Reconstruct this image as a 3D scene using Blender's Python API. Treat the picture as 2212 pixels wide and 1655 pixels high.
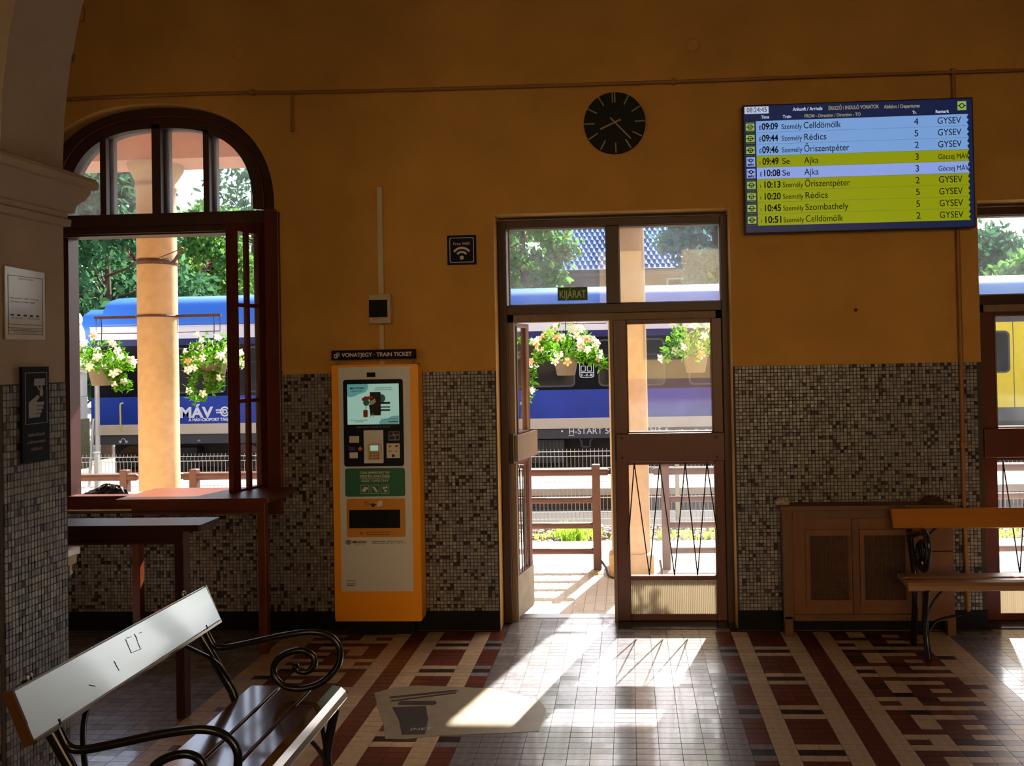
import bpy, math, random
import numpy as np
from mathutils import Vector, Matrix, Quaternion
random.seed(7); rng = np.random.default_rng(7)
C = bpy.context.scene.collection
SC = bpy.context.scene
for o in list(bpy.data.objects): bpy.data.objects.remove(o)

# ------------------------------------------------------------------ camera
FPX, PX, PY = 1750.0, 1263.0, 750.7            # focal length and principal point, pixels of a 2212x1655 frame
YAW, PIT, ROLL, CAM = 0.05397, 0.01143, -0.01913, Vector((0.0, -5.05, 1.70))
def ray(px, py):
    u = (px-PX)/FPX; v = -(py-PY)/FPX
    c, s = math.cos(ROLL), math.sin(ROLL); x = c*u - s*v; z = s*u + c*v; y = 1.0
    c, s = math.cos(PIT), math.sin(PIT); y, z = c*y - s*z, s*y + c*z
    c, s = math.cos(YAW), math.sin(YAW); return Vector((c*x - s*y, s*x + c*y, z))
def W(px, py, Y=0.0):                          # point of the vertical plane y = Y seen at a pixel of the photograph
    r = ray(px, py); return CAM + r*((Y-CAM.y)/r.y)
def G(px, py, z=0.0):                          # point of the horizontal plane at height z
    r = ray(px, py); return CAM + r*((z-CAM.z)/r.z)
cam_d = bpy.data.cameras.new('camera'); cam = bpy.data.objects.new('camera', cam_d); C.objects.link(cam)
fw = ray(PX, PY).normalized(); rt = (ray(PX+100, PY)-ray(PX, PY)).normalized(); up = rt.cross(fw)
cam.matrix_world = Matrix((( rt.x, up.x, -fw.x, CAM.x), (rt.y, up.y, -fw.y, CAM.y), (rt.z, up.z, -fw.z, CAM.z), (0, 0, 0, 1)))
cam_d.sensor_fit = 'HORIZONTAL'; cam_d.sensor_width = 36.0; cam_d.lens = FPX/2212*36.0
cam_d.shift_x = -(PX-1106)/2212; cam_d.shift_y = -(827.5-PY)/2212
cam_d.clip_start = 0.05; cam_d.clip_end = 500
SC.camera = cam

# ------------------------------------------------------------------ sky, sun, exposure
w = bpy.data.worlds.new('sky'); SC.world = w; w.use_nodes = True
nt = w.node_tree; nt.nodes.clear()
sky = nt.nodes.new('ShaderNodeTexSky'); sky.sky_type = 'NISHITA'; sky.sun_disc = False
sky.sun_elevation = math.radians(42.5); sky.sun_rotation = math.radians(16.5); sky.air_density = 1.0; sky.dust_density = 3.0; sky.ozone_density = 1.0
bg = nt.nodes.new('ShaderNodeBackground'); bg.inputs['Strength'].default_value = 0.40
wo = nt.nodes.new('ShaderNodeOutputWorld')
nt.links.new(sky.outputs[0], bg.inputs[0]); nt.links.new(bg.outputs[0], wo.inputs[0])
sun_d = bpy.data.lights.new('sun', 'SUN'); sun = bpy.data.objects.new('sun', sun_d); C.objects.link(sun)
sun_d.energy = 18.0; sun_d.angle = math.radians(0.6); sun_d.color = (1.0, 0.95, 0.88)
az, el = math.radians(16.5), math.radians(42.5)
sdir = Vector((-math.sin(az)*math.cos(el), -math.cos(az)*math.cos(el), -math.sin(el)))
sun.rotation_euler = sdir.to_track_quat('-Z', 'Y').to_euler(); sun.location = (4, 14, 14)
vs = SC.view_settings; vs.view_transform = 'Standard'; vs.look = 'None'; vs.exposure = 0.25; vs.gamma = 1.0; vs.use_curve_mapping = False

# ------------------------------------------------------------------ materials
def lin(c):
    if isinstance(c, str): c = tuple(int(c[i:i+2], 16)/255 for i in (0, 2, 4))
    return tuple(x/12.92 if x <= .04045 else ((x+.055)/1.055)**2.4 for x in c)
def mat(name, col, rough=.6, metal=0., var=0., scale=8., bump=0., bscale=60., island=0., obj_rand=0., coat=0., stretch=None, spec=.5, second=None):
    m = bpy.data.materials.new(name); m.use_nodes = True; n = m.node_tree; b = n.nodes['Principled BSDF']
    b.inputs['Roughness'].default_value = rough; b.inputs['Metallic'].default_value = metal
    b.inputs['Coat Weight'].default_value = coat; b.inputs['Coat Roughness'].default_value = .08
    b.inputs['Specular IOR Level'].default_value = spec
    col = tuple(col) + (1,)
    b.inputs['Base Color'].default_value = col
    tc = n.nodes.new('ShaderNodeTexCoord'); vec = tc.outputs['Object']
    if stretch:
        mp = n.nodes.new('ShaderNodeMapping'); mp.inputs['Scale'].default_value = stretch
        n.links.new(vec, mp.inputs[0]); vec = mp.outputs[0]
    cur = None
    if var or second:
        nz = n.nodes.new('ShaderNodeTexNoise'); nz.inputs['Scale'].default_value = scale; nz.inputs['Detail'].default_value = 6
        n.links.new(vec, nz.inputs['Vector'])
        mx = n.nodes.new('ShaderNodeMix'); mx.data_type = 'RGBA'
        rp = n.nodes.new('ShaderNodeMapRange'); rp.inputs[1].default_value = .3; rp.inputs[2].default_value = .7
        n.links.new(nz.outputs[0], rp.inputs[0]); n.links.new(rp.outputs[0], mx.inputs[0])
        mx.inputs[6].default_value = tuple(x*(1-var) for x in col[:3])+(1,)
        mx.inputs[7].default_value = (tuple(second)+(1,)) if second else tuple(min(1, x*(1+var)) for x in col[:3])+(1,)
        cur = mx.outputs[2]
    if island or obj_rand:
        if island:
            g = n.nodes.new('ShaderNodeNewGeometry'); rnd = g.outputs['Random Per Island']; amt = island
        else:
            g = n.nodes.new('ShaderNodeObjectInfo'); rnd = g.outputs['Random']; amt = obj_rand
        mr = n.nodes.new('ShaderNodeMapRange'); mr.inputs[3].default_value = 1-amt; mr.inputs[4].default_value = 1+amt
        n.links.new(rnd, mr.inputs[0])
        hs = n.nodes.new('ShaderNodeHueSaturation'); n.links.new(mr.outputs[0], hs.inputs['Value'])
        if cur: n.links.new(cur, hs.inputs['Color'])
        else: hs.inputs['Color'].default_value = col
        cur = hs.outputs[0]
    if cur: n.links.new(cur, b.inputs['Base Color'])
    if bump:
        nb = n.nodes.new('ShaderNodeTexNoise'); nb.inputs['Scale'].default_value = bscale; nb.inputs['Detail'].default_value = 4
        n.links.new(vec, nb.inputs['Vector'])
        bp = n.nodes.new('ShaderNodeBump'); bp.inputs['Strength'].default_value = bump; bp.inputs['Distance'].default_value = .01
        n.links.new(nb.outputs[0], bp.inputs['Height']); n.links.new(bp.outputs[0], b.inputs['Normal'])
    return m
def emis(name, col, s=1.0):
    m = bpy.data.materials.new(name); m.use_nodes = True; b = m.node_tree.nodes['Principled BSDF']
    b.inputs['Base Color'].default_value = (.01, .01, .01, 1); b.inputs['Roughness'].default_value = .35
    b.inputs['Emission Color'].default_value = tuple(col)+(1,); b.inputs['Emission Strength'].default_value = s
    return m
def glass(name, dirt=.04, tint=(1, 1, 1), refl=1.0):
    m = bpy.data.materials.new(name); m.use_nodes = True; n = m.node_tree; n.nodes.clear()
    out = n.nodes.new('ShaderNodeOutputMaterial'); tr = n.nodes.new('ShaderNodeBsdfTransparent'); tr.inputs[0].default_value = tint+(1,)
    gl = n.nodes.new('ShaderNodeBsdfGlossy'); gl.inputs['Roughness'].default_value = .01
    lw = n.nodes.new('ShaderNodeLayerWeight'); lw.inputs[0].default_value = .5; pw = n.nodes.new('ShaderNodeMath'); pw.operation = 'POWER'; pw.inputs[1].default_value = 5; n.links.new(lw.outputs['Facing'], pw.inputs[0])
    ml = n.nodes.new('ShaderNodeMath'); ml.operation = 'MULTIPLY_ADD'; ml.inputs[1].default_value = .96*refl; ml.inputs[2].default_value = .04*refl; n.links.new(pw.outputs[0], ml.inputs[0])
    mx = n.nodes.new('ShaderNodeMixShader'); n.links.new(ml.outputs[0], mx.inputs[0]); n.links.new(tr.outputs[0], mx.inputs[1]); n.links.new(gl.outputs[0], mx.inputs[2])
    cur = mx.outputs[0]
    if dirt:
        df = n.nodes.new('ShaderNodeBsdfTranslucent'); df.inputs[0].default_value = (.8, .85, .9, 1)
        tc = n.nodes.new('ShaderNodeTexCoord'); nz = n.nodes.new('ShaderNodeTexNoise'); nz.inputs['Scale'].default_value = 5; n.links.new(tc.outputs['Object'], nz.inputs['Vector'])
        mm = n.nodes.new('ShaderNodeMath'); mm.operation = 'MULTIPLY'; mm.inputs[1].default_value = dirt*2; n.links.new(nz.outputs[0], mm.inputs[0])
        m2 = n.nodes.new('ShaderNodeMixShader'); n.links.new(mm.outputs[0], m2.inputs[0]); n.links.new(cur, m2.inputs[1]); n.links.new(df.outputs[0], m2.inputs[2]); cur = m2.outputs[0]
    n.links.new(cur, out.inputs[0]); return m
def leafmat(name, col, trans=.5, rnd=.35):
    m = bpy.data.materials.new(name); m.use_nodes = True; n = m.node_tree; n.nodes.clear()
    out = n.nodes.new('ShaderNodeOutputMaterial'); d = n.nodes.new('ShaderNodeBsdfDiffuse'); t = n.nodes.new('ShaderNodeBsdfTranslucent')
    g = n.nodes.new('ShaderNodeNewGeometry'); mr = n.nodes.new('ShaderNodeMapRange'); mr.inputs[3].default_value = 1-rnd; mr.inputs[4].default_value = 1+rnd
    n.links.new(g.outputs['Random Per Island'], mr.inputs[0])
    hs = n.nodes.new('ShaderNodeHueSaturation'); hs.inputs['Color'].default_value = tuple(col)+(1,); n.links.new(mr.outputs[0], hs.inputs['Value'])
    n.links.new(hs.outputs[0], d.inputs[0]); n.links.new(hs.outputs[0], t.inputs[0])
    mx = n.nodes.new('ShaderNodeMixShader'); mx.inputs[0].default_value = trans
    n.links.new(d.outputs[0], mx.inputs[1]); n.links.new(t.outputs[0], mx.inputs[2]); n.links.new(mx.outputs[0], out.inputs[0]); return m
def mosaicmat(name, randsrc, k=1.0, g_=1.0):
    m = bpy.data.materials.new(name); m.use_nodes = True; n = m.node_tree; b = n.nodes['Principled BSDF']
    if randsrc == 'island': g = n.nodes.new('ShaderNodeNewGeometry').outputs['Random Per Island']
    else: g = n.nodes.new('ShaderNodeObjectInfo').outputs['Random']
    r = n.nodes.new('ShaderNodeValToRGB'); r.color_ramp.interpolation = 'CONSTANT'
    cols = [(0, (0.012, 0.010, 0.012)), (.06, (0.043, 0.020, 0.017)), (.13, (0.181, 0.147, 0.159)), (.30, (0.249, 0.230, 0.223)), (.5, (0.284, 0.267, 0.254)), (.66, (0.318, 0.294, 0.265)), (.8, (0.215, 0.202, 0.223)), (.9, (0.361, 0.340, 0.329)), (.96, (0.249, 0.212, 0.244))]
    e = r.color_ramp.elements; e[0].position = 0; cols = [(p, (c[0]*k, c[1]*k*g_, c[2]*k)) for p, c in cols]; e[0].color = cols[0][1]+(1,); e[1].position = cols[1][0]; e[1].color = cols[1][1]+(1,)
    for p, c in cols[2:]: x = e.new(p); x.color = c+(1,)
    n.links.new(g, r.inputs[0]); n.links.new(r.outputs[0], b.inputs['Base Color']); b.inputs['Roughness'].default_value = .3
    return m
M = dict(
 plaster=mat('plaster', lin('c99443'), .85, var=.10, scale=2.5, bump=.25, bscale=90),
 sillblack=mat('polished_black_stone', (.008, .009, .011), .18, coat=.3), plaster_out=mat('facade', lin('cdb283'), .85, var=.06, scale=3, bump=.2),
 grey_plaster=mat('grey_plaster', lin('a8927c'), .85, var=.10, scale=3, bump=.35, bscale=70),
 ceiling=mat('ceiling_paint', lin('d8c8a4'), .9, var=.05),
 grout=mat('grout', (.06, .045, .035), .9), black=mat('black_stone', (.007, .008, .010), .6, var=.3, scale=14, spec=.15),
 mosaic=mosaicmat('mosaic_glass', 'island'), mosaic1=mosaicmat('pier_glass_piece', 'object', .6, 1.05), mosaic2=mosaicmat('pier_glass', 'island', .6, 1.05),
 wood=mat('brown_painted_wood', lin('5a2416'), .38, var=.25, scale=6, bump=.15, bscale=25, stretch=(1, 1, .15)),
 wood_d=mat('dark_painted_wood', lin('3a1a12'), .42, var=.25, scale=6, bump=.15, bscale=25, stretch=(1, 1, .15)),
 wood_h=mat('brown_table_wood', lin('6b3218'), .33, var=.25, scale=5, bump=.1, bscale=30, stretch=(.2, 1, 1)),
 rabbet=mat('worn_bare_wood', lin('b59a78'), .7, var=.4, scale=12, bump=.4, bscale=40, stretch=(1, 1, .2), second=lin('8a6d50')),
 ribs=leafmat('ribbed_translucent_pane', lin('a89a80'), .3, .05), kick=mat('pale_kick_plate', lin('c4b79c'), .55, var=.25, scale=10, second=lin('9a8a6e')),
 glass=glass('window_glass', .012), glass_old=glass('dusty_old_glass', .085, (.92, .97, 1.0)),
 steel=mat('grey_steel', lin('9a9c9e'), .35, .8, var=.1), black_iron=mat('black_lacquered_iron', (.008, .008, .009), .22, coat=.3),
 iron_rust=mat('brown_iron_strap', lin('4b2c22'), .6, var=.3, scale=20),
 tcream=mat('cream_floor_tile', lin('c9ae8c'), .28, var=.15, scale=30, island=.12, obj_rand=0, bump=.06, bscale=18), tred=mat('oxblood_floor_tile', lin('6a3428'), .28, var=.2, scale=30, island=.2, bump=.06, bscale=18),
 tblack=mat('black_floor_tile', lin('332a28'), .28, var=.2, scale=30, island=.2, bump=.06, bscale=18), tfield=mat('taupe_floor_tile', lin('807c7e'), .26, spec=1.0, coat=.5, var=.2, scale=30, island=.22, bump=.06, bscale=18),
 slab=mat('floor_bed', (.05, .04, .035), .8),
 orange=mat('orange_powder_coat', lin('ffa514'), .4), silver=mat('pale_machine_front', lin('d8d6da'), .5), navy=mat('dark_navy_panel', lin('10182a'), .5, spec=.15), dgreen=mat('green_panel', lin('17664a'), .45),
 ochre=mat('ochre_panel', lin('d0872f'), .5), maroon=mat('dark_maroon_panel', lin('1a0d16'), .6, spec=.15), white=mat('white_print', lin('d8d2cc'), .6), grey_print=mat('grey_print', lin('8b8784'), .6), black_print=mat('black_print', lin('16151a'), .6),
 red_print=mat('red_print', lin('b23a34'), .6), teal_print=mat('teal_print', lin('2f8a80'), .6),
 plastic=mat('cream_plastic', lin('c0a98a'), .5), beige=mat('beige_plastic', lin('cbb893'), .5), clock=mat('dark_clock_face', lin('191c16'), .6, spec=.2), clock_mark=mat('dull_brass', lin('a08f68'), .4),
 signblue=mat('dark_blue_sign', lin('141730'), .6, spec=.15), signblack=mat('charcoal_sign', lin('10121a'), .6, spec=.15), paper=mat('laminated_paper', lin('b3a390'), .25, coat=.6, bump=.1, bscale=12), exitgreen=mat('exit_green', lin('1f5a20'), .5), exitlet=mat('exit_letter', lin('cdd99a'), .6),
 tv_case=mat('black_tv_case', (.008, .008, .01), .4),
 tv_navy=emis('screen_navy', lin('12234f'), .55), tv_blue=emis('screen_blue', lin('7aa4dd'), .75), tv_pale=emis('screen_pale_blue', lin('8ea6e8'), .75), tv_yel=emis('screen_yellow_green', lin('9ea80a'), .6), tv_white=emis('screen_white', lin('b9c4e0'), .8), tv_dark=mat('screen_dark_letters', lin('10182a'), .6), tv_green=emis('screen_icon_green', lin('9fc060'), .6), tv_grey=emis('screen_grey_letters', lin('a9a58a'), .55),
 ad_mint=emis('screen_mint', lin('a9d3c0'), .5), ad_teal=emis('screen_teal', lin('5c9d97'), .5),
 mesh=mat('radiator_mesh', lin('4a2f22'), .7, var=.2), rad_wood=mat('radiator_cover_wood', lin('6a452d'), .55, var=.2, scale=6, stretch=(1, 1, .2)), rad_board=mat('radiator_cover_board', lin('7a4e30'), .6, var=.12),
 bench_gold=mat('honey_varnished_wood', lin('b8701f'), .35, var=.12, scale=5, stretch=(.15, 1, 1)), bench_seat=mat('worn_pale_bench_wood', lin('9b7250'), .3, var=.25, scale=6, stretch=(.15, 1, 1)),
 bench_brown=mat('glossy_brown_painted_wood', lin('5d3a12'), .16, var=.2, scale=5, bump=.12, bscale=9, coat=.8, stretch=(1, .25, 1)), bench_back=mat('sheen_toned_backrest', lin('c2ccca'), .32, .5, var=.08, scale=4, bump=.10, bscale=14, coat=1.0, spec=1.0, stretch=(1, .5, 1)),  # backrest: the door's bright reflection is put into a pale, half-metallic colour
 column=mat('ochre_column_plaster', lin('b99a76'), .85, var=.08, scale=14, bump=.2, bscale=60), canopy=mat('pink_canopy_plaster', lin('cf9a86'), .85, var=.06, scale=4),
 paver=mat('pale_concrete_paver', lin('b9b4ad'), .7, obj_rand=.08, bump=.3, bscale=80), concrete=mat('pale_concrete', lin('b5b0a8'), .8, var=.08, scale=5, bump=.2), ballast=mat('ballast_stone', lin('8f8678'), .9, island=.45), edge=mat('shaded_platform_edge', lin('4e4038'), .95, var=.3, scale=6), ballast_bed=mat('ballast_bed', lin('332d27'), .95, var=.4, scale=30),  # edge: shade on the far platform's face is put into its dark colour
 rail=mat('rusty_rail', lin('5a4638'), .5, .3, var=.2), rail_wood=mat('brown_railing_paint', lin('57352c'), .55, var=.15, scale=9), wire=mat('galvanised_wire', lin('a9abab'), .45, .5), dark=mat('underframe_black', (.010, .010, .011), .7, var=.3),
 blue=mat('coach_blue', lin('1b3a9c'), .38, var=.18, scale=1.2, spec=.25), roofblue=mat('coach_roof_blue', lin('2f68c2'), .35), tw=mat('coach_white', lin('d9d6dc'), .4), tcr=mat('coach_cream', lin('c9bda8'), .45), tgrey=mat('coach_grey', lin('4a4a4e'), .5, spec=.2), tnavy=mat('coach_navy', lin('16225e'), .4, spec=.25), tband=mat('coach_black_band', lin('0b0d14'), .4, spec=.08), tglass=mat('coach_tinted_glass', (.012, .014, .016), .08, spec=.14), tlet=mat('coach_lettering', lin('d6dae2'), .5),
 yellow=mat('railcar_yellow', lin('e6cf12'), .35, var=.05), tyroof=mat('railcar_grey_roof', lin('7f9ccc'), .4), loco=mat('loco_cream', lin('d8d5c6'), .4), locoglass=mat('loco_green_glass', lin('6f8f80'), .15), locog=mat('loco_olive', lin('7b7654'), .35, var=.15), handle=mat('yellow_handrail', lin('c9c070'), .5),
 pot=mat('grey_brown_plastic_pot', lin('66594a'), .6), leafb=leafmat('basket_leaf', lin('5d9626'), .5, .45), leafd=leafmat('conifer_leaf', lin('47704c'), .4), leafm=leafmat('tree_leaf', lin('6f9a4a'), .45), leafblue=leafmat('blue_green_leaf', lin('5f8a7c'), .4), leafo=leafmat('ochre_leaf', lin('a08848'), .4), leafp=leafmat('plum_leaf', lin('6b3a44'), .4), grass=leafmat('weed_blade', lin('a4c94a'), .5), petal=leafmat('white_petal', lin('fbf6ee'), .4, .06), petal2=leafmat('peach_petal', lin('eab98a'), .35, .1),
 bark=mat('bark', lin('5a4636'), .9, var=.3), stem=mat('green_stem', lin('7a9a48'), .7),
 rooftile=mat('slate_blue_roof_tile', lin('5b7bb4'), .7, island=.25, spec=.2), house=mat('dusky_house_wall', lin('8a6a66'), .85, var=.08), house2=mat('yellow_house_wall', lin('d9b978'), .85),
 ground=mat('gravel_ground', lin('7a7468'), .95, var=.3, scale=3), bag=mat('black_plastic_bag', lin('14181f'), .18, bump=.5, bscale=20), brownlump=mat('brown_felt', lin('4a3020'), .9), soap=mat('white_porcelain', lin('e2e4e6'), .15, coat=.5),
 pipe=mat('painted_pipe', lin('9a6a2c'), .5), cable=mat('black_rubber', (.01, .01, .01), .6), sticker=mat('floor_vinyl', lin('9c9079'), .4, var=.1, scale=12), sticker_dark=mat('floor_vinyl_slate', lin('3a3a40'), .4, var=.12, scale=20), sticker_bar=mat('floor_vinyl_brown', lin('40352e'), .4),
)

# ------------------------------------------------------------------ mesh builder and scene helpers
ORG = {}
class MB:
    def __init__(s): s.v = []; s.f = []; s.m = []; s.sm = []
    def add(s, vs_, fs, mi=0, smooth=False):
        b = len(s.v); s.v += [tuple(x) for x in vs_]
        for f in fs: s.f.append(tuple(b+i for i in f)); s.m.append(mi); s.sm.append(smooth)
        return s
    def box(s, x0, x1, y0, y1, z0, z1, mi=0):
        return s.add([(x0,y0,z0),(x1,y0,z0),(x1,y1,z0),(x0,y1,z0),(x0,y0,z1),(x1,y0,z1),(x1,y1,z1),(x0,y1,z1)],
                     [(0,3,2,1),(4,5,6,7),(0,1,5,4),(1,2,6,5),(2,3,7,6),(3,0,4,7)], mi)
    def prism(s, poly, axis, a, b, mi=0, smooth=False):   # polygon in the plane across 'axis', from a to b ; axis y: poly=(x,z); x: (y,z); z: (x,y)
        def P(p, t): return (p[0], t, p[1]) if axis == 'y' else ((t, p[0], p[1]) if axis == 'x' else (p[0], p[1], t))
        n = len(poly); s.add([P(p, a) for p in poly]+[P(p, b) for p in poly], [tuple(range(n)), tuple(range(2*n-1, n-1, -1))], mi)
        s.add([P(p, a) for p in poly]+[P(p, b) for p in poly], [(i, i+n, (i+1) % n+n, (i+1) % n) for i in range(n)], mi, smooth)
        return s
    def tube(s, pts, r, n=8, mi=0, closed=False, sx=1.0, sy=1.0):
        pts = [Vector(p) for p in pts]; N = len(pts); rings = []; ref = Vector((0.01, 0.02, 1))
        rr = r if isinstance(r, (list, tuple)) else [r]*N; prev = None
        for i, p in enumerate(pts):
            t = (pts[(i+1) % N if closed else min(i+1, N-1)] - pts[i-1 if (closed or i) else 0]).normalized()
            if prev is None:
                a = t.cross(ref); a = t.cross(Vector((1, 0, 0))) if a.length < 1e-3 else a
            else: a = prev - t*prev.dot(t)
            a.normalize(); prev = a; b = t.cross(a)
            rings.append([p + (a*math.cos(k*2*math.pi/n)*sx + b*math.sin(k*2*math.pi/n)*sy)*rr[i] for k in range(n)])
        vs_ = [q for R in rings for q in R]; fs = []
        for i in range(N if closed else N-1):
            j = (i+1) % N
            for k in range(n): fs.append((i*n+k, i*n+(k+1) % n, j*n+(k+1) % n, j*n+k))
        s.add(vs_, fs, mi, n > 4)
        if not closed: s.add(rings[0], [tuple(range(n-1, -1, -1))], mi); s.add(rings[-1], [tuple(range(n))], mi)
        return s
    def lathe(s, prof, c, n=24, mi=0, axis='z', smooth=True):     # prof: (r, h)
        vs_ = []
        for r, h in prof:
            for k in range(n):
                a = k*2*math.pi/n; x, y = r*math.cos(a), r*math.sin(a)
                vs_.append((c[0]+x, c[1]+y, c[2]+h) if axis == 'z' else ((c[0]+x, c[1]+h, c[2]+y) if axis == 'y' else (c[0]+h, c[1]+x, c[2]+y)))
        fs = [(i*n+k, i*n+(k+1) % n, (i+1)*n+(k+1) % n, (i+1)*n+k) for i in range(len(prof)-1) for k in range(n)]
        if axis == 'y': fs = [f[::-1] for f in fs]
        s.add(vs_, fs, mi, smooth)
        m_ = len(prof)-1; s.add(vs_[:n], [tuple(range(n-1, -1, -1))], mi); s.add(vs_[m_*n:], [tuple(range(n))], mi)
        return s
    def xf(s, fn): s.v = [tuple(fn(Vector(p))) for p in s.v]; return s
    def build(s, name, mats, parent=None, bevel=0., origin=None, fixn=False):
        me = bpy.data.meshes.new(name); o = Vector((0, 0, 0))
        if parent is not None: o = ORG[parent.name]
        elif origin is not None: o = Vector(origin)
        if not isinstance(mats, (list, tuple)): mats = [mats]
        me.from_pydata([(p[0]-o.x, p[1]-o.y, p[2]-o.z) for p in s.v], [], s.f)
        for m_ in mats: me.materials.append(M[m_] if isinstance(m_, str) else m_)
        me.polygons.foreach_set('material_index', s.m); me.polygons.foreach_set('use_smooth', s.sm)
        me.update()
        ob = bpy.data.objects.new(name, me); C.objects.link(ob)
        if parent is not None: ob.parent = parent
        else: ob.location = o
        ORG[ob.name] = o
        if bevel:
            md = ob.modifiers.new('bevel', 'BEVEL'); md.width = bevel; md.segments = 2; md.limit_method = 'ANGLE'; md.angle_limit = math.radians(40)
        return ob
def thing(name, label, cat, loc=(0, 0, 0), group=None):
    o = bpy.data.objects.new(name, None); o.empty_display_size = .1; C.objects.link(o); o.location = loc
    ORG[o.name] = Vector(loc); o['label'] = label; o['category'] = cat
    if group: o['group'] = group
    return o
def tag(o, label, cat, group=None, kind=None):
    o['label'] = label; o['category'] = cat
    if group: o['group'] = group
    if kind: o['kind'] = kind
    return o
def struct(name, loc=(0, 0, 0)):
    o = bpy.data.objects.new(name, None); C.objects.link(o); o.location = loc; ORG[o.name] = Vector(loc); o['kind'] = 'structure'; return o
def copy_tree(o, parent=None):
    c = o.copy(); C.objects.link(c); c.parent = parent; ORG[c.name] = ORG[o.name].copy()
    for ch in list(o.children): copy_tree(ch, c)
    return c
def spline(pts, k=6, closed=False):                 # Catmull-Rom through points
    pts = [Vector(p) for p in pts]; N = len(pts); out = []
    for i in range(N if closed else N-1):
        p0 = pts[i-1] if (closed or i) else pts[0]*2-pts[1]; p1 = pts[i]; p2 = pts[(i+1) % N]
        p3 = pts[(i+2) % N] if (closed or i+2 < N) else pts[-1]*2-pts[-2]
        for j in range(k):
            t = j/k; out.append(.5*((2*p1)+(-p0+p2)*t+(2*p0-5*p1+4*p2-p3)*t*t+(-p0+3*p1-3*p2+p3)*t**3))
    if not closed: out.append(pts[-1])
    return out
def rrect(x0, x1, z0, z1, r, n=5):
    out = []
    for cx, cz, a0 in ((x1-r, z1-r, 0), (x0+r, z1-r, 90), (x0+r, z0+r, 180), (x1-r, z0+r, 270)):
        for k in range(n+1):
            a = math.radians(a0+90*k/n); out.append((cx+r*math.cos(a), cz+r*math.sin(a)))
    return out
TXT = bpy.data.curves.new('txt', 'FONT'); TXO = bpy.data.objects.new('txt', TXT); C.objects.link(TXO)
def text(mb, s, x, z, size, y, mi=0, align='LEFT', depth=.0008, width=None, fn=None, bold=0.0, dy=0.0):
    # lettering standing on the plane y, facing -y ; (x, z) is the baseline start
    TXT.body = s; TXT.size = size; TXT.align_x = align; TXT.extrude = depth; TXT.offset = bold
    bpy.context.view_layer.update(); dg = bpy.context.evaluated_depsgraph_get()
    me = bpy.data.meshes.new_from_object(TXO.evaluated_get(dg))
    vs_ = [v.co.copy() for v in me.vertices]; fs = [tuple(p.vertices) for p in me.polygons]; bpy.data.meshes.remove(me)
    if not vs_: return
    sx = 1.0
    if width:
        xs = [v.x for v in vs_]; sx = width/max(1e-6, max(xs)-min(xs))
    q = [(x+v.x*sx, y-depth-v.z, z+v.y) for v in vs_]
    if fn: q = [fn(Vector(p)) for p in q]
    mb.add(q, fs, mi)

# ================================================================== BUILDING
XD0, XD1, ZD = -.833, .640, 2.606           # door opening
XE0, XE1 = 2.138, 3.62                       # second door opening
WXC, WHW, WZ0, WZS, WZT = -3.06, .82, .77, 2.68, 3.387   # arched window: centre, half width, bottom, springing, crown
TH = .30
def arch(u, n=2.35): return max(0., 1-abs(u)**n)**(1/n)
wb = MB()
def wallbox(x0, x1, z0, z1):
    wb.box(x0, x1, 0, TH, z0 if z0 > 0 else -.29, z1)
wallbox(-9, WXC-WHW, 0, 5.4); wallbox(WXC-WHW, WXC+WHW, 0, WZ0); wallbox(WXC+WHW, XD0, 0, 5.4); wallbox(XD0, XD1, ZD, 5.4)
wallbox(XD1, XE0, 0, 5.4); wallbox(XE0, XE1, ZD, 5.4); wallbox(XE1, 7, 0, 5.4)
us = [-1+2*i/40 for i in range(41)]; us = [math.sin(u*math.pi/2) for u in us]
for a, b in zip(us[:-1], us[1:]):
    xa, xb = WXC+a*WHW, WXC+b*WHW; za, zb = WZS+(WZT-WZS)*arch(a), WZS+(WZT-WZS)*arch(b)
    wb.add([(xa,0,za),(xb,0,zb),(xb,0,5.4),(xa,0,5.4)], [(0,1,2,3)]); wb.add([(xa,TH,za),(xb,TH,zb),(xb,TH,5.4),(xa,TH,5.4)], [(3,2,1,0)])
    wb.add([(xa,0,za),(xb,0,zb),(xb,TH,zb),(xa,TH,za)], [(3,2,1,0)])
for i, f in enumerate(wb.f):
    if all(wb.v[k][1] > TH-1e-4 for k in f): wb.m[i] = 1
wall = wb.build('wall_back', ['plaster', 'plaster_out']); wall['kind'] = 'structure'
# mosaic dado of small square glass tiles
def tiles_mesh(cells, t, d, place):
    vs_ = []; fs = []
    for (a, c) in cells:
        j = random.uniform(-.0004, .0004); b = len(vs_); h = d+random.uniform(-.0006, .0006); k1, k2 = random.uniform(-.0007, .0007), random.uniform(-.0007, .0007)
        vs_ += [place(a+j, c, 0), place(a+t+j, c, 0), place(a+t+j, c+t, 0), place(a+j, c+t, 0)]
        e = .0012
        vs_ += [place(a+e+j, c+e, h+k1), place(a+t-e+j, c+e, h+k2), place(a+t-e+j, c+t-e, h-k1), place(a+e+j, c+t-e, h-k2)]
        fs += [(b+4,b+5,b+6,b+7),(b,b+1,b+5,b+4),(b+1,b+2,b+6,b+5),(b+2,b+3,b+7,b+6),(b+3,b,b+4,b+7)]
    return vs_, fs
P = .0218; cells = []
for r in range(69):
    z = .121+r*P
    for x0, x1 in ((-4.6, XD0-.006), (XD1+.012, XE0-.006), (XE1+.01, 5.0)):
        k = int((x1-x0)/P)
        for i in range(k):
            x = (x1-(i+1)*P) if x0 < -2 else x0+i*P
            if WXC-WHW-.03 < x+.01 < WXC+WHW+.004 and z > WZ0-.02: continue
            cells.append((x, z))
vs_, fs = tiles_mesh(cells, P-.0028, .0035, lambda a, c, h: (a, -.003-h, c))
gb = MB()
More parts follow.
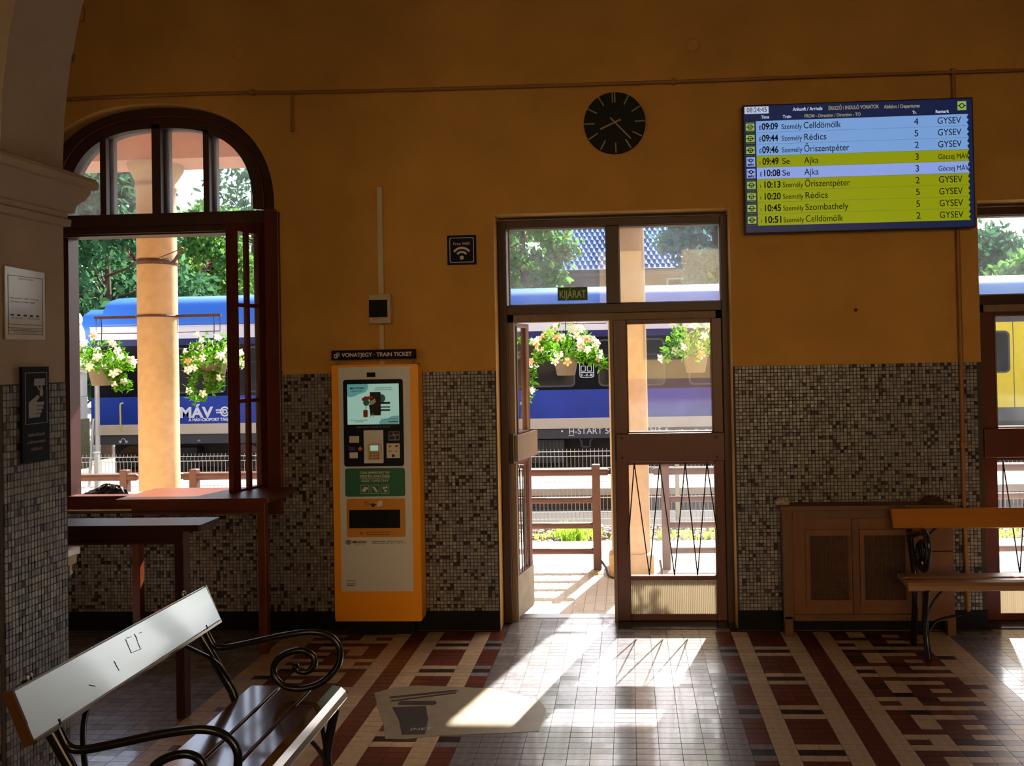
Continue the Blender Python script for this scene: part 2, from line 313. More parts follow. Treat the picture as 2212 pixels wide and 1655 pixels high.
for x0, x1, z1 in ((-4.6, WXC-WHW, 1.622), (WXC-WHW, WXC+WHW, WZ0), (WXC+WHW, XD0, 1.622), (XD1, XE0, 1.622), (XE1, 5, 1.622)): gb.box(x0, x1, -.003, .002, .12, z1)
gb.build('mosaic_bed', 'grout', wall)
mo = MB(); mo.add(vs_, fs); mob = mo.build('mosaic', 'mosaic', wall); mob['kind'] = 'stuff'
bb = MB()
for x0, x1 in ((-9, XD0), (XD1, XE0), (XE1, 7)): bb.box(x0, x1, -.012, 0, 0, .121)
bbo = bb.build('baseboard_back', 'black', bevel=.003); bbo['kind'] = 'structure'
# tile edge returning on the door reveals
# ------------------------------------------------------------------ floor
TW, TL = .0983, .0494; Y0 = -.433
MEA = ["DDDDDP", "DPPPDP", "DPDDDD", "DPDPDP", "DDDDDP", "PPDPPP", "DPDDDP", "PPPPPP"]
def tile_kind(k, r):                          # k: column (x = k*TW), r: row counted towards the camera from Y0
    if -9 <= k <= 5: 
        if k in (-9, 5):
            q = (r+2 if k < 0 else r) % 8
            return 'R' if q < 5 else ('B' if q == 6 else 'F')
        return 'F'
    L = k < -2; q = (r+2 if L else r) % 8; d = (-10-k) if L else (k-6)      # 0 = pale strip beside the field
    if d == 0: return 'P'
    if d in (1, 2): return 'R' if q < 5 else ('B' if q == 6 else 'P')
    if d == 3: return 'P'
    if d == 4: return 'R'
    if d == 5: return 'P'
    if 6 <= d < 12:
        c = MEA[(q-6) % 8][d-6]; return {'D': 'R', 'P': 'P'}[c] if random.random() > .12 or c == 'P' else 'B'
    if d == 12: return 'P'
    return 'F'
KM = {'P': 'tcream', 'R': 'tred', 'B': 'tblack', 'F': 'tfield'}; KI = {'P': 0, 'R': 1, 'B': 2, 'F': 3}
fl = MB().box(-9, 7, -9, 0, -.3, -.0045).box(XD0, XD1, 0, TH, -.3, -.0045).box(XE0, XE1, 0, TH, -.3, -.0045).build('floor', 'slab'); fl['kind'] = 'structure'
single = []; rest = MB()
def tilegeo(mb, x, y, mi):
    g = .0011; h = .0045; t1, t2 = random.gauss(0, .00016), random.gauss(0, .00016); x0, x1, y0, y1 = x+g, x+TW-g, y-TL+g, y-g
    z = [-t1-t2, t1-t2, t1+t2, -t1+t2]
    mb.add([(x0,y0,-h),(x1,y0,-h),(x1,y1,-h),(x0,y1,-h),(x0,y0,z[0]),(x1,y0,z[1]),(x1,y1,z[2]),(x0,y1,z[3])],
           [(4,5,6,7),(0,1,5,4),(1,2,6,5),(2,3,7,6),(3,0,4,7)], mi)
allt = []
for r in range(-14, 46):
    y = Y0 - r*TL
    for k in range(-46, 34):
        x = k*TW
        if y > .005:
            if not (XD0-.02 < x < XD1-.06 or XE0 < x < XE1-.06) or y > .27: continue
        kind = tile_kind(k, r)
        if y > -.03: kind = 'P' if y <= .005 else 'F'
        allt.append((math.hypot(x, y-CAM.y), x, y, kind))
cand = sorted([t for t in allt if t[2] < -.9 and -1.05 < t[1] < 1.75 and t[2]-CAM.y > 3.4])[:300]; cs = set((t[1], t[2]) for t in cand)
for d, x, y, kind in allt:
    if (x, y) in cs: continue
    tilegeo(rest, x, y, KI[kind])
ro = rest.build('floor_tiling', ['tcream', 'tred', 'tblack', 'tfield'], fl); ro['kind'] = 'stuff'
proto = {}
for kind in KM:
    for v in range(4):
        b = MB(); tilegeo(b, 0, 0, 0); me_o = b.build('floor_tile', KM[kind], fl); proto[kind, v] = me_o.data; bpy.data.objects.remove(me_o)
for d, x, y, kind in cand:
    o = bpy.data.objects.new('floor_tile', proto[kind, random.randrange(4)]); C.objects.link(o); o.parent = fl; o.location = (x, y, 0)
# ------------------------------------------------------------------ shell: ceiling, far walls, arch and pier
ceil = MB().box(-9, 7, -9, TH, 5.4, 5.6).build('ceiling', 'ceiling'); ceil['kind'] = 'structure'
wf = MB(); xs = [-9, -4.9, -3.1, -2.0, -.5, 2.0, 3.4, 5.2, 6.0, 7]
for i in range(9):
    if i == 2: wf.box(-3.1, -.5, -9.3, -9, 0, 5.4); continue
    if i == 3: continue
    if i == 7: wf.box(5.2, 7, -9.3, -9, 0, 5.4); continue
    if i == 8: continue
    if i == 4: wf.box(xs[i], xs[i+1], -9.3, -9, 3.6, 5.4)
    elif i % 2: wf.box(xs[i], xs[i+1], -9.3, -9, 0, .9); wf.box(xs[i], xs[i+1], -9.3, -9, 3.7, 5.4)
    else: wf.box(xs[i], xs[i+1], -9.3, -9, 0, 5.4)
o = wf.build('wall_front', 'plaster'); o['kind'] = 'structure'  # unseen wall, its openings added and sized to set the hall's fill light
o = MB().box(-9.3, -9, -9.3, TH, 0, 5.4).build('wall_left', 'plaster'); o['kind'] = 'structure'
wr = MB().box(7, 7.3, -9.3, TH, 0, 5.4)
o = wr.build('wall_right', 'plaster'); o['kind'] = 'structure'
PF = W(148.5, 1500, -2.0); PFX = PF.x                      # far right corner of the pier
pd = Vector((-.05, -1, 0)).normalized(); PN = Vector((PFX, -2.0, 0)) + pd*.315     # near right corner
ARC_C, ARC_R, ARC_Z = PFX+2.46, 2.46, 2.46
pier = MB(); PL = PFX-.62
pier.prism([(PFX, -2.0), (PL, -2.0), (PL, PN.y), (PN.x, PN.y)], 'z', 0, ARC_Z)
po = pier.build('wall_pier', 'grey_plaster'); po['kind'] = 'structure'
ab = MB(); N = 36
for i in range(N):
    a0, a1 = math.pi-i*math.pi/N, math.pi-(i+1)*math.pi/N
    x0, x1, z0, z1 = ARC_C+ARC_R*math.cos(a0), ARC_C+ARC_R*math.cos(a1), ARC_Z+ARC_R*math.sin(a0), ARC_Z+ARC_R*math.sin(a1)
    yn = PN.y
    ab.add([(x0,-2,z0),(x1,-2,z1),(x1,yn,z1),(x0,yn,z0)], [(3,2,1,0)], 0, True)
    ab.add([(x0,-2,z0),(x1,-2,z1),(x1,-2,5.4),(x0,-2,5.4)], [(3,2,1,0)]); ab.add([(x0,yn,z0),(x1,yn,z1),(x1,yn,5.4),(x0,yn,5.4)], [(0,1,2,3)])
ab.box(PL, PFX, PN.y, -2.0, ARC_Z, 5.4); ab.box(ARC_C+ARC_R, ARC_C+ARC_R+.6, PN.y, -2, 0, 5.4)
o = ab.build('wall_arch', 'grey_plaster'); o['kind'] = 'structure'
# pier mosaic: narrow upright tiles, right face and near face
pm = MB().prism([(PFX+.003, -1.999), (PL, -1.999), (PL, PN.y-.003), (PN.x+.003, PN.y-.003)], 'z', .0, 1.64).build('mosaic_bed', 'grout', po)
PW, PHh = .0150, .0262; ux = pd; nx = Vector((-pd.y, pd.x, 0))*1.0
nx = Vector((1, -.05, 0)).normalized()
def pierpt(a, c, h):
    p = Vector((PFX+.003, -2.0, 0)) + ux*a + nx*h; return (p.x, p.y, c)
def piertile(mb, a, c):
    h = .0028+random.uniform(-.0008, .0008); e = .0009; g = .0009; k1, k2 = random.uniform(-.0006, .0006), random.uniform(-.0006, .0006)
    A0, A1, C0, C1 = a+g, a+PW-g, c+g, c+PHh-g
    mb.add([pierpt(A0,C0,0),pierpt(A1,C0,0),pierpt(A1,C1,0),pierpt(A0,C1,0),pierpt(A0+e,C0+e,h+k1),pierpt(A1-e,C0+e,h+k2),pierpt(A1-e,C1-e,h-k1),pierpt(A0+e,C1-e,h-k2)],
           [(4,7,6,5),(0,4,5,1),(1,5,6,2),(2,6,7,3),(3,7,4,0)])
pr = MB(); big = []
for r in range(62):
    c = .012+r*PHh
    for i in range(20):
        a = .004+i*PW
        if r % 1 == 0 and 22 <= r < 42 and 5 <= i: big.append((a, c))
        else: piertile(pr, a, c)
for r in range(62):
    for i in range(40):
        x = PN.x-(i+1)*PW; c = .012+r*PHh
        pr.box(x+.001, x+PW-.001, PN.y-.006, PN.y-.003, c+.001, c+PHh-.001)
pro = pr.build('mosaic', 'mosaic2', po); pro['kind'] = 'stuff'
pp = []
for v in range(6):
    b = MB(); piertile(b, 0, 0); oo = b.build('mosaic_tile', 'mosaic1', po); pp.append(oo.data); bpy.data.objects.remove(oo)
for a, c in big:
    o = bpy.data.objects.new('mosaic_tile', pp[random.randrange(6)]); C.objects.link(o); o.parent = po; q = ux*a; o.location = (q.x, q.y, c)
# cornice on the pier
def cornice(ofs): # outline of the pier grown by ofs
    a = Vector((PFX+ofs, -2.0+ofs)); b = Vector((PL-ofs, -2.0+ofs)); c = Vector((PL-ofs, PN.y-ofs)); d = Vector((PN.x+ofs, PN.y-ofs)); return [a, b, c, d]
cp = [(.0, 2.245), (.018, 2.25), (.020, 2.275), (.010, 2.283), (.012, 2.30), (.028, 2.305), (.030, 2.32), (.036, 2.34), (.055, 2.36), (.066, 2.385), (.068, 2.40), (.085, 2.405), (.088, 2.43), (.080, 2.445), (.0, 2.475)]
cm = MB(); rings = [[(p.x, p.y, z) for p in cornice(o_)] for o_, z in cp]
for i in range(len(rings)-1):
    for k in range(4): j = (k+1) % 4; cm.add([rings[i][k], rings[i][j], rings[i+1][j], rings[i+1][k]], [(3,2,1,0)])
o = cm.build('trim_1', 'grey_plaster'); o['kind'] = 'structure'

# ================================================================== WINDOW 1 (arched, casement open)
win = struct('window_1', (WXC, .1, WZ0))
YF = .10                                                       # front of the timber frame
gl = W(157, 400, YF+.05); gr = W(553, 400, YF+.05); GXC = (gl.x+gr.x)/2; GHW = (gr.x-gl.x)/2; GZT = W(347, 282, YF+.05).z; GZ0 = W(350, 460, YF+.05).z
ZT0, ZT1 = W(300, 510, YF).z, W(350, 462, YF).z               # transom rail
ZB = W(300, 1070, YF).z
def oarch(x, c, hw, zs, zt): return zs+(zt-zs)*arch((x-c)/hw)
fm = MB(); K = 40
LX0, LX1 = WXC-WHW, WXC+WHW
IN = [(GXC+GHW*u, GZ0+(GZT-GZ0)*arch(u, 2.6)) for u in us]; OUT = [(WXC+WHW*u, WZS+(WZT-WZS)*arch(u)) for u in us]
for i in range(K):
    (xa, za), (xb, zb), (xc, zc), (xd, zd) = IN[i], IN[i+1], OUT[i+1], OUT[i]
    fm.add([(xa,YF,za),(xb,YF,zb),(xc,YF,zc),(xd,YF,zd)], [(0,1,2,3)])
    fm.add([(xa,YF,za),(xb,YF,zb),(xb,YF+.1,zb),(xa,YF+.1,za)], [(3,2,1,0)])
fm.box(LX0, GXC-GHW, YF, YF+.1, WZ0, GZ0+.002); fm.box(GXC+GHW, LX1, YF, YF+.1, WZ0, WZS+.01)
fm.build('window_frame', 'wood_d', win)
ml = MB()                                                       # raised moulding following the arch
ml.tube([(GXC+(GHW+.075)*u, YF-.004, GZ0+(GZT+.075-GZ0)*arch(u, 2.5)) for u in us], .010, 6); ml.build('arch_moulding', 'wood', win)
cas = MB()                                                      # face architrave on the room side of the right jamb and the arch lining
cas.box(LX1-.055, LX1+.012, -.022, YF, WZ0-.01, WZS); cas.box(LX1-.055, LX1+.035, -.03, .0, WZ0-.03, 2.66)
cas.build('architrave', 'wood', win, bevel=.004)
tb = MB().box(LX0, LX1, YF-.03, YF+.1, ZT0, ZT1).box(LX0, LX1, YF-.045, YF-.03, ZT0+.055, ZT1-.02).box(LX0, LX1-.04, YF-.04, YF-.03, ZT0+.012, ZT0+.045); tb.build('transom', 'wood_d', win, bevel=.004)
sb = MB().box(LX0, LX1, YF-.02, YF+.06, WZ0, ZB).box(LX0, LX1, YF-.035, YF-.02, WZ0, WZ0+.055); sb.build('bottom_rail', 'wood', win, bevel=.003)
si = MB().box(LX0, LX1, YF+.06, TH+.06, WZ0, ZB-.02); si.build('window_sill', 'concrete', win)
for px0, px1, y in ((328, 347, YF), (346, 366, YF+.06), (216, 229, YF), (235, 246, YF+.06), (439, 452, YF), (455, 468, YF+.06)):
    a, b = W(px0, 400, y), W(px1, 400, y); zt = oarch((a.x+b.x)/2, GXC, GHW, GZ0, GZT)
    MB().box(a.x, b.x, y, y+.04, ZT1-.005, zt+.03).build('mullion', 'wood_d', win, bevel=.003)
cuts = [W(147, 400, YF+.05).x, W(222, 400, YF+.05).x, W(347, 400, YF+.05).x, W(446, 400, YF+.05).x, W(553, 400, YF+.05).x]
for a, b in zip(cuts[:-1], cuts[1:]):
    xx = [a+(b-a)*i/12 for i in range(13)]; xx = [min(max(x, GXC-GHW+1e-4), GXC+GHW-1e-4) for x in xx]
    MB().prism([(x, oarch(x, GXC, GHW, GZ0, GZT)+.01) for x in xx]+[(xx[-1], GZ0), (xx[0], GZ0)], 'y', YF+.048, YF+.052).build('pane', 'glass_old', win)
# opened casement: hinged at the right jamb, swung into the room
hx = W(572, 800, .05); Yf = -.22; fx = W(496, 800, Yf); H0 = Vector((hx.x, .05, 0)); H1 = Vector((fx.x, Yf, 0)); dv = (H1-H0); LW = dv.length; dv.normalize(); dn = Vector((dv.y, -dv.x, 0))
zc0, zc1 = ZB+.005, ZT0+.03
def onleaf(mb, H, d, n):
    return mb.xf(lambda p: (H.x+d.x*p.x+n.x*p.y, H.y+d.y*p.x+n.y*p.y, p.z))
cs_ = MB().box(0, .06, -.02, .02, zc0, zc1).box(LW-.06, LW, -.02, .02, zc0, zc1).box(.06, LW-.06, -.02, .02, zc0, zc0+.07).box(.06, LW-.06, -.02, .02, zc1-.06, zc1)
cso = onleaf(cs_, H0, dv, dn).build('casement', 'wood', win, bevel=.003)
mt = MB().box(LW*.5-.012, LW*.5+.012, -.014, .014, zc0+.06, zc1-.05)
for f_ in (.355, .70): z = zc0+(zc1-zc0)*f_; mt.box(.05, LW-.05, -.013, .013, z-.012, z+.012)
onleaf(mt, H0, dv, dn).build('glazing_bar', 'wood', cso)
for i in range(2):
    for j in range(3):
        a0 = .055+(LW-.11)*i/2; a1 = .055+(LW-.11)*(i+1)/2; b0 = zc0+.06+[0, .295, .655][j]*(zc1-zc0-.11); b1 = zc0+.06+[.295, .655, 1][j]*(zc1-zc0-.11)
        onleaf(MB().box(a0, a1, -.002, .002, b0, b1), H0, dv, dn).build('pane', 'glass', cso)

# ================================================================== DOORS
YD = .13
def door_frame(st, x0, x1, xm0, xm1):
    f = MB(); f.box(x0, x0+.052, YD, YD+.14, 0, ZD-.02); f.box(x1-.052, x1, YD, YD+.14, 0, ZD-.02)
    f.box(x0+.052, x1-.052, YD, YD+.14, 2.537, ZD-.02); f.box(x0+.052, x1-.052, YD, YD+.14, 1.978, 2.038)
    if xm0 is not None: f.box(xm0, xm1, YD, YD+.14, 2.038, 2.537)
    f.build('door_frame', 'wood_d', st, bevel=.004)
    r = MB(); yr = YD+.035
    r.box(x0+.04, x0+.088, yr, yr+.1, 0, 1.978); r.box(x1-.088, x1-.04, yr, yr+.1, 0, 1.978); r.box(x0+.04, x1-.04, yr, yr+.1, 1.93, 1.979)
    r.build('rabbet', 'rabbet', st)
def beads(st, x0, x1, z0, z1, y, parent=None):
    b = MB(); t = .010
    b.box(x0, x0+t, y, y+.02, z0, z1).box(x1-t, x1, y, y+.02, z0, z1).box(x0, x1, y, y+.02, z0, z0+t).box(x0, x1, y, y+.02, z1-t, z1)
    b.build('glazing_bead', 'rabbet', parent or st)
def leaf_parts(st, w, place, ribbed, rods, side=1, matw='wood'):
    # a leaf in its own frame: x 0..w, y thickness, z up
    sx = min(.085, w*.22); hgt = 1.932
    def P_(mb): return place(mb)
    lf = P_(MB().box(0, sx, -.02, .02, .006, hgt).box(w-sx*.75, w, -.02, .02, .006, hgt).box(sx, w-sx*.75, -.02, .02, 1.905, hgt).box(sx, w-sx*.75, -.018, .018, 1.0, 1.215).box(sx, w-sx*.75, -.02, .02, .262, .292).box(sx, w-sx*.75, -.02, .02, .006, .05)).build('door_leaf', matw, st, bevel=.003)
    g0, g1 = sx, w-sx*.75
    P_(MB().box(g0, g1, -.002, .002, 1.215, 1.905)).build('pane', 'glass', lf)
    P_(MB().box(g0, g1, -.002, .002, .292, 1.0)).build('pane', 'glass', lf)
    b = MB(); t = .008
    for z0, z1 in ((1.205, 1.91),): b.box(g0, g0+t, -.026, -.016, z0, z1).box(g1-t, g1, -.026, -.016, z0, z1).box(g0, g1, -.026, -.016, z0, z0+t).box(g0, g1, -.026, -.016, z1-t, z1)
    P_(b).build('glazing_bead', 'rabbet', lf)
    kb = MB()
    if ribbed:
        n_ = 46; wv = (g1-g0)/n_
        for i in range(n_): x = g0+i*wv; kb.add([(x,-.012,.05),(x+wv*.5,-.022,.05),(x+wv,-.012,.05),(x,-.012,.262),(x+wv*.5,-.022,.262),(x+wv,-.012,.262)], [(0,1,4,3),(1,2,5,4)])
    else: kb.box(.0, w, -.026, .024, .02, .285)
    P_(kb).build('kick_panel', 'ribs' if ribbed else 'kick', lf)
    for zz in rods:
        rd = MB()
        for (a, za), (c, zc_) in zip(zz[:-1], zz[1:]): rd.tube([(a, -.03, za), (c, -.03, zc_)], .0042, 6)
        P_(rd).build('grille_rod', 'black_iron', lf)
    return lf
d1 = struct('door_1', (-.1, YD, 0))
door_frame(d1, XD0+.004, XD1+.008, -.130, -.050)
for a, b in ((-.762, -.130), (-.050, .598)):
    MB().box(a, b, YD+.04, YD+.044, 2.038, 2.537).build('pane', 'glass_old', d1); beads(d1, a-.004, b+.004, 2.034, 2.541, YD+.02)
# right leaf, shut
LX = -.098; LWD = .692; YL = YD+.045
def place_r(mb): return mb.xf(lambda p: (LX+p.x, YL+p.y, p.z))
def zig(pts, y): return [((W(a, b, y).x-LX), W(a, b, y).z) for a, b in pts]
zz = zig([(1357, 1175), (1370, 1000), (1403, 1243), (1425, 1000), (1457, 1243), (1480, 1000), (1507, 1243), (1527, 1000), (1551, 1165)], YL-.03)
lr = leaf_parts(d1, LWD, place_r, True, [zz])
place_r(MB().box(.005, LWD+.004, -.045, -.02, 1.022, 1.205)).build('push_board', 'wood', lr, bevel=.006)
bo = MB()
for x in (.045, LWD-.05):
    for z in (1.05, 1.175): bo.lathe([(.008, 0), (.008, -.004), (.004, -.006)], (LX+x, YL-.045, z), 10, axis='y')
bo.build('bolt', 'black_iron', lr)
MB().box(LX-.022, LX, YL-.03, YL+.03, .0, 1.935).build('meeting_stile', 'rabbet', d1)
MB().box(XD0, XD1, YD+.1, TH+.01, -.006, .003).build('threshold', 'steel', d1); MB().box(-.10, XD1, .01, YD+.1, -.006, .005).build('sill_stone', 'sillblack', d1)
# left leaf, opened outwards
a_ = G(1117, 1336, .02); b_ = G(1153, 1303, .02); A = Vector((a_.x, a_.y, 0)); Bv = Vector((b_.x, b_.y, 0)); ld = (Bv-A); lw_ = ld.length; ld.normalize(); lnrm = Vector((ld.y, -ld.x, 0))
A = A - lnrm*.02
def place_l(mb): return mb.xf(lambda p: (A.x+ld.x*p.x-lnrm.x*p.y, A.y+ld.y*p.x-lnrm.y*p.y, p.z))
ll = leaf_parts(d1, lw_, place_l, False, [[(.07, .98), (.09, .30)], [(.12, .98), (.125, .30)], [(.15, .98), (.135, .30)], [(.2, .98), (.2, .30)]])
place_l(MB().box(-.01, lw_+.06, -.05, -.024, 1.03, 1.20)).build('push_board', 'rabbet', ll, bevel=.004)
place_l(MB().box(-.03, .03, -.03, .03, 1.02, 1.21)).build('lock_case', 'black_iron', ll, bevel=.004)
# door 2, cut by the frame on the right
d2 = struct('door_2', (2.9, YD, 0))
door_frame(d2, XE0+.004, XE1-.004, 2.84, 2.92)
for a, b in ((XE0+.056, 2.84), (2.92, XE1-.056)):
    MB().box(a, b, YD+.04, YD+.044, 2.038, 2.537).build('pane', 'glass_old', d2); beads(d2, a-.004, b+.004, 2.034, 2.541, YD+.02)
for q, (lx, n_) in enumerate(((XE0+.066, 0), (2.88, 1))):
    def place_2(mb, lx=lx): return mb.xf(lambda p: (lx+p.x, YL+p.y, p.z))
    z2 = [(.085+.02, .60), (.085+.03, 1.0), (.20, .295), (.26, 1.0), (.36, .295), (.42, 1.0), (.52, .295), (.58, 1.0), (.63, .5)]
    l2 = leaf_parts(d2, .68, place_2, True, [z2])
    place_2(MB().box(.0, .684, -.045, -.02, 1.022, 1.205)).build('push_board', 'wood', l2, bevel=.006)
MB().box(XE0, XE1, YD+.1, TH+.01, -.006, .003).build('threshold', 'steel', d2); MB().box(XE0, XE1, .01, YD+.1, -.006, .005).build('sill_stone', 'sillblack', d2)

# ================================================================== THINGS ON THE BACK WALL
# ticket machine
YM = -.11
tm = thing('ticket_machine', 'tall orange and grey train ticket machine with a screen, left of the doors', 'ticket machine', (-1.572, -.06, 0))
MB().box(-1.78, -1.36, -.07, -.002, 0, .10).build('plinth', 'black', tm)
MB().prism(rrect(-1.845, -1.300, .092, 1.676, .012), 'y', YM, -.004).build('housing', 'orange', tm, bevel=.006)
MB().box(-1.800, -1.350, YM-.004, YM, .278, 1.662).build('front_panel', 'silver', tm)
yk = YM-.005
MB().prism(rrect(-1.770, -1.395, 1.048, 1.585, .016), 'y', yk-.003, yk).build('screen_bezel', 'navy', tm)
MB().box(-1.619, -1.566, yk-.004, yk, 1.600, 1.628).build('camera_window', 'black', tm)
ys = yk-.004
sc_ = MB().box(-1.744, -1.420, ys-.001, ys, 1.307, 1.557).build('screen', 'ad_mint', tm)
yp = ys-.0012
def sX(u): return -1.744+.324*u
def sZ(v): return 1.557-.25*v
MB().prism([(sX(u), sZ(v)) for u, v in ((0,0),(.40,0),(.41,.10),(.36,.20),(.24,.24),(.15,.30),(.06,.32),(0,.30))], 'y', yp-.0004, yp, 0).build('printed_blob', 'ad_teal', sc_)
MB().prism([(sX(u), sZ(v)) for u, v in ((.62,1),(.62,.93),(.66,.88),(.78,.86),(.86,.80),(1,.79),(1,1))], 'y', yp-.0004, yp, 0).build('printed_blob', 'ad_teal', sc_)
pk = MB(); yq = yp-.0008
pk.prism(rrect(sX(.44), sX(.65), sZ(.78), sZ(.20), .004), 'y', yq-.0004, yq, 1)
pk.lathe([(.026, 0), (.026, -.0004)], (sX(.66), yq+.0002, sZ(.36)), 20, 2, axis='y'); pk.lathe([(.02, 0), (.02, -.0004)], (sX(.37), yq+.0002, sZ(.46)), 16, 2, axis='y')
pk.prism([(sX(u), sZ(v)) for u, v in ((.28,.36),(.34,.31),(.50,.30),(.51,.35),(.42,.39),(.30,.42))], 'y', yq-.0008, yq-.0004, 3)
pk.prism([(sX(u), sZ(v)) for u, v in ((.43,.44),(.54,.36),(.56,.44),(.50,.52),(.44,.52))], 'y', yq-.0012, yq-.0008, 0)
pk.prism([(sX(u), sZ(v)) for u, v in ((.42,.52),(.52,.50),(.53,.72),(.45,.74))], 'y', yq-.0012, yq-.0008, 1)
pk.prism(rrect(sX(.31), sX(.395), sZ(.82), sZ(.64), .006), 'y', yq-.0012, yq-.0008, 3)
pk.box(sX(.355), sX(.365), yq-.001, yq-.0006, sZ(.64), sZ(.50), 1); pk.box(sX(.44), sX(.455), yq-.001, yq-.0006, sZ(.82), sZ(.72), 0); pk.box(sX(.49), sX(.505), yq-.001, yq-.0006, sZ(.82), sZ(.72), 0)
for v0, v1 in ((.45, .50), (.56, .59), (.63, .67)): pk.box(sX(.64), sX(.83), yq-.0004, yq, sZ(v1), sZ(v0), 1)
text(pk, 'MÁV START', sX(.06), sZ(.125), .017, yq, 1, width=.09, bold=.0004); text(pk, 'jegyautomata', sX(.085), sZ(.18), .011, yq, 1, width=.07)
text(pk, 'Üdvözöljük! Kezdés', sX(.55), sZ(.11), .009, yq, 1, width=.10); text(pk, 'Touch the screen to start', sX(.53), sZ(.155), .009, yq, 1, width=.115)
text(pk, 'Érintse meg a képernyőt', sX(.05), sZ(.90), .009, yq, 1, width=.11); text(pk, 'a kezdéshez', sX(.13), sZ(.94), .009, yq, 1, width=.06)
text(pk, 'A jegyvásárláshoz', sX(.66), sZ(.88), .009, yq, 1, width=.10); pk.prism(rrect(sX(.79), sX(.98), sZ(.955), sZ(.92), .003), 'y', yq-.0004, yq, 0); text(pk, 'érintsen ide', sX(.81), sZ(.948), .007, yq-.0006, 1, width=.05)
pk.build('printed_picture', ['white', 'black_print', 'teal_print', 'red_print'], sc_)
MB().box(-1.643, -1.521, yk-.012, yk, 1.068, 1.272).build('card_reader_plate', 'silver', tm, bevel=.003)
cr = MB().box(-1.612, -1.532, yk-.034, yk-.012, 1.090, 1.190).build('card_reader', 'beige', tm, bevel=.006)
MB().box(-1.594, -1.546, yk-.0355, yk-.034, 1.148, 1.180).build('display', 'ad_mint', cr)
kp = MB()
for i in range(3):
    for j in range(3): kp.box(-1.600+i*.022, -1.584+i*.022, yk-.037, yk-.034, 1.096+j*.016, 1.107+j*.016)
kp.build('keypad', 'bench_seat', cr)
lb = MB(); yl = yk-.0035
for x0, x1, z0, z1, c in ((-1.735, -1.674, 1.196, 1.236, 0), (-1.735, -1.684, 1.100, 1.136, 0), (-1.488, -1.420, 1.206, 1.262, 1), (-1.502, -1.420, 1.098, 1.188, 0)): MB().box(x0, x1, yl-.001, yl, z0, z1).build('printed_label', ['white', 'grey_print'][c], tm)
MB().prism([(-1.686, 1.156), (-1.650, 1.156), (-1.668, 1.172)], 'y', yl-.001, yl).box(-1.675, -1.661, yl-.001, yl, 1.146, 1.157).build('arrow', 'ochre', tm)
text(lb, 'Érintse', -1.737, 1.160, .013, yl, 1); text(lb, 'kártyát', -1.737, 1.148, .013, yl, 1)
text(lb, 'Gépazonosító / Machine ID: JKA-037', -1.690, 1.287, .014, yl, 1, width=.215)
LBM = ['white', 'grey_print', 'ochre', 'red_print', 'black_print', 'signblue']
for i, (x, z, c) in enumerate(((-1.482, 1.171, 3), (-1.476, 1.171, 2), (-1.441, 1.171, 5), (-1.435, 1.171, 3))): MB().lathe([(.0065, 0), (.0065, -.0012-.0002*i)], (x, yl-.001, z), 14, 0, axis='y').build('payment_mark', LBM[c], tm)
text(lb, 'VISA', -1.493, 1.136, .014, yl-.001, 4, width=.025); text(lb, 'PAY', -1.450, 1.136, .012, yl-.001, 4, width=.018); MB().box(-1.470, -1.452, yl-.0018, yl-.001, 1.104, 1.120).build('payment_mark', 'black_print', tm)
for i, (x0, x1, z0, z1) in enumerate(((-1.484, -1.462, 1.238, 1.258), (-1.456, -1.424, 1.244, 1.258), (-1.484, -1.450, 1.212, 1.232), (-1.444, -1.424, 1.212, 1.238))): MB().box(x0, x1, yl-.0016, yl-.001, z0, z1).build('pictogram', 'black_print', tm)
lb.build('lettering', ['white', 'grey_print', 'ochre', 'red_print', 'black_print', 'signblue'], tm)
gp = MB().prism(rrect(-1.766, -1.391, .862, 1.036, .014), 'y', yk-.003, yk).build('green_notice', 'dgreen', tm)
gt = MB(); yg = yk-.0032
text(gt, 'CSAK BANKKÁRTYÁS', -1.579, 1.003, .020, yg, 0, 'CENTER', width=.185, bold=.0004); text(gt, 'FIZETÉSI LEHETŐSÉG', -1.579, .981, .020, yg, 0, 'CENTER', width=.187, bold=.0004); gt.box(-1.672, -1.486, yg-.0008, yg, .974, .976); text(gt, 'CREDIT CARDS ONLY', -1.579, .953, .020, yg, 0, 'CENTER', width=.172)
gi = [MB(), MB(), MB()]
for i in range(3):
    x = -1.668+i*.063
    for q in ((x, x+.052, .880, .882), (x, x+.052, .932, .934), (x, x+.002, .880, .934), (x+.05, x+.052, .880, .934)): gi[i].box(q[0], q[1], yg-.0008, yg, q[2], q[3])
gi[0].box(-1.659, -1.637, yg-.001, yg, .893, .908); gi[0].box(-1.651, -1.624, yg-.001, yg, .906, .920); gi[1].prism([(-1.596, .922), (-1.580, .922), (-1.562, .892), (-1.572, .888)], 'y', yg-.001, yg); gi[2].lathe([(.008, 0), (.008, -.001)], (-1.523, yg, .914), 12, 0, 'y'); gi[2].lathe([(.007, 0), (.007, -.001)], (-1.507, yg, .918), 12, 0, 'y'); gi[2].box(-1.522, -1.504, yg-.001, yg, .891, .903)
gt.build('lettering', ['white'], gp)
for g_ in gi: g_.build('pictogram', ['white'], gp)
op = MB().prism(rrect(-1.760, -1.393, .612, .848, .012), 'y', yk-.003, yk).build('ticket_outlet_panel', 'ochre', tm)
MB().box(-1.742, -1.425, yk-.008, yk-.001, .668, .780).build('ticket_slot', 'black', op)
ot = MB(); text(ot, 'JEGY', -1.645, .826, .012, yg, 0); text(ot, 'TICKET', -1.645, .812, .012, yg, 0)
